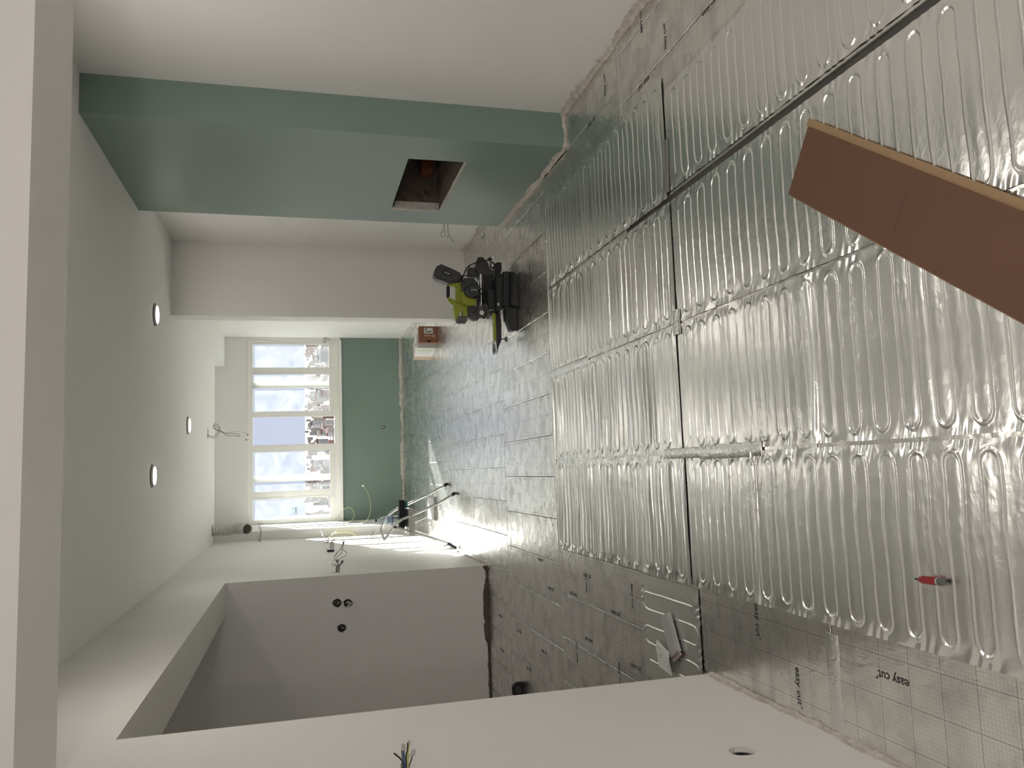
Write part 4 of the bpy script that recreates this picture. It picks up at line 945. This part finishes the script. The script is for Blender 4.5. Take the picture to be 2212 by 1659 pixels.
# kitchen wall boxes
for i, (p, lab) in enumerate(zip(kit_h, ('broken socket hole with torn plaster, upper of the pair on the shaded wall', 'broken socket hole, lower of the pair on the shaded wall', 'single round socket hole on the shaded wall left of the pair'))):
    t = thing('socket_hole', p+Vector((0,.04,0)), lab, 'socket', 'socket holes in the shaded wall')
    G().lathe(p+Vector((0,.048,0)), (0,-1,0), [(0.031,0),(0.031,0.03),(0.028,0.03),(0.028,0.003)], 18).obj('back_box', mat('box_grey', (0.07, 0.07, 0.065), 0.8), t, smooth=True)
    if i < 2:
        g = G(); rr = random.Random(i+5)
        for k in range(3):
            c0 = p+Vector((rr.uniform(-.03,0.005), -.004, rr.uniform(-.03,.01))); g.prism([c0, c0+Vector((.012,0,-.02)), c0+Vector((.02,0,.004)), c0+Vector((.006,0,.016))], (0,-.004,0), (0,.004,0))
        g.obj('torn_plaster', plaster, t)
    G().tube(spline([p+Vector((.01,.04,0)), p+Vector((-.005,.01,-.01)), p+Vector((.008,-.004,-.02))]), 0.003, 6).obj('wire', wire_white, t, smooth=True)
# wires on the recessed wall, window jamb
p = Vector((XR, 5.72, on((965, 488), 0, XR).z)); pw = on((963, 488), 1, 5.75); o_ = lambda x, y: on((x, y), 1, 5.75)
bundle('wall_wires', Vector((XR, 5.75, pw.z)), [([Vector((XR-.001,5.75,pw.z+.03)), o_(958,490), o_(953,504), o_(955,511), o_(959,512)], wire_grey, 0.002), ([Vector((XR-.001,5.75,pw.z+.01)), o_(961,490), o_(960.5,500), o_(963,510), o_(970,512)], wire_grey, 0.002), ([Vector((XR-.001,5.75,pw.z)), o_(967.5,488), o_(968,502), o_(972,511), o_(980,523)], wire_grey, 0.0022)], 'thin grey wires hanging low behind the green pillar')
p = on((702, 729), 0, XR); o_ = lambda x, y: on((x, y), 1, p.y)
bundle('wall_wires', p, [([p, o_(699,733), o_(701,737), o_(697,740)], wire_grey, 0.004), ([p, o_(704,729), o_(704,739), o_(699,739)], wire_grey, 0.003), ([p, o_(708,732), o_(714,735)], wire_grey, 0.004)], 'small dark wires poking out beside the right end of the window')
G_ = on((828, 923), 1, Y_FAR)
t = thing('wall_outlet', G_, 'tiny round outlet in the green wall under the window', 'socket')
G().lathe(G_+Vector((0,.004,0)), (0,-1,0), [(0.030,0),(0.030,0.006),(0.020,0.008),(0.018,0.002)], 16).obj('ring', mid_grey, t, smooth=True)
G().lathe(G_+Vector((0.004,.002,0.006)), (0,-1,0), [(0.009,0),(0.009,0.012)], 10).obj('plug', white_plastic, t, smooth=True)

# ------------------------------------------------------------------ outside: parapet, ground and the distant town
GZ = -80.0
struct(G().box(-1500, 3500, 60, 15000, GZ-1, GZ).obj('ground', mat('town_ground', (0.16, 0.16, 0.13), 0.9, noise=0.3, nscale=0.01, spec=0.1)), 'hazy ground of the town below', 'ground')
pw_ = G().box(-0.95, -0.60, 12.3, 12.45, -1.0, 1.79).obj('exterior_wall', mat('render_white', (0.82, 0.81, 0.78), 0.8)); struct(pw_, 'white outside wall end seen through the left pane', 'wall')
town_cols = [((0.52,0.42,0.39),'pale pink'), ((0.60,0.58,0.55),'off-white'), ((0.40,0.25,0.21),'brick red'), ((0.42,0.42,0.42),'grey'), ((0.50,0.45,0.36),'cream')]
roofs = [mat('roof_tile', (0.22,0.11,0.08), 0.8), mat('roof_grey', (0.18,0.18,0.175), 0.8)]
TM = {}
def town_mesh(ci, ri, k):
    key = (ci, ri, k)
    if key in TM: return TM[key]
    g = G(); rr = random.Random(k*7+ci)
    w, d, h = rr.uniform(11, 24), rr.uniform(10, 18), rr.uniform(11, 27)
    g.box(-w/2, w/2, -d/2, d/2, 0, h)
    g.slot(1)
    if ri == 0: g.add([(-w/2-.5,-d/2-.5,h),(w/2+.5,-d/2-.5,h),(w/2+.5,d/2+.5,h),(-w/2-.5,d/2+.5,h),(-w/2,0,h+3.4),(w/2,0,h+3.4)], [(0,1,5,4),(2,3,4,5),(1,2,5),(3,0,4),(0,3,2,1)])
    else: g.box(-w/4, w/6, -d/4, d/4, h, h+2.6)
    g.slot(2)
    for fz in range(1, int(h/3)):
        for fx in range(-2, 3): g.box(fx*w/6-.7, fx*w/6+.7, -d/2-.08, -d/2+.1, fz*3, fz*3+1.5)
    me = bpy.data.meshes.new('town_house'); me.from_pydata(g.v, [], g.f)
    for m in (mat('town_%d' % ci, town_cols[ci][0], 0.85, spec=0.1), roofs[ri], mat('town_glass', (0.16,0.17,0.19), 0.3)): me.materials.append(m)
    me.polygons.foreach_set('material_index', g.m)
    TM[key] = me; return me
rr = random.Random(21); cnt = 0
Yc = 1900.0
while Yc < 9000 and cnt < 290:
    xa, xb = -0.070*Yc-20, 0.175*Yc+20; x = xa + rr.uniform(0, 20)
    while x < xb and cnt < 290:
        ci = rr.randrange(5); ri = 0 if rr.random() < 0.55 else 1; k = rr.randrange(4)
        o = bpy.data.objects.new('town_house', town_mesh(ci, ri, k)); COL.objects.link(o)
        o.location = (x, Yc+rr.uniform(-25, 25), GZ); o.rotation_euler = (0, 0, rr.choice((0, 0.2, -0.25, 0.5))); s_ = rr.uniform(0.9, 1.35); o.scale = (s_, s_, s_*rr.uniform(0.85, 1.5))
        tag(o, 'far %s house of the town seen through the window' % town_cols[ci][1], 'building', 'far %s town houses' % town_cols[ci][1]); cnt += 1
        x += rr.uniform(34, 52)*(Yc/2000)
    Yc *= 1.075
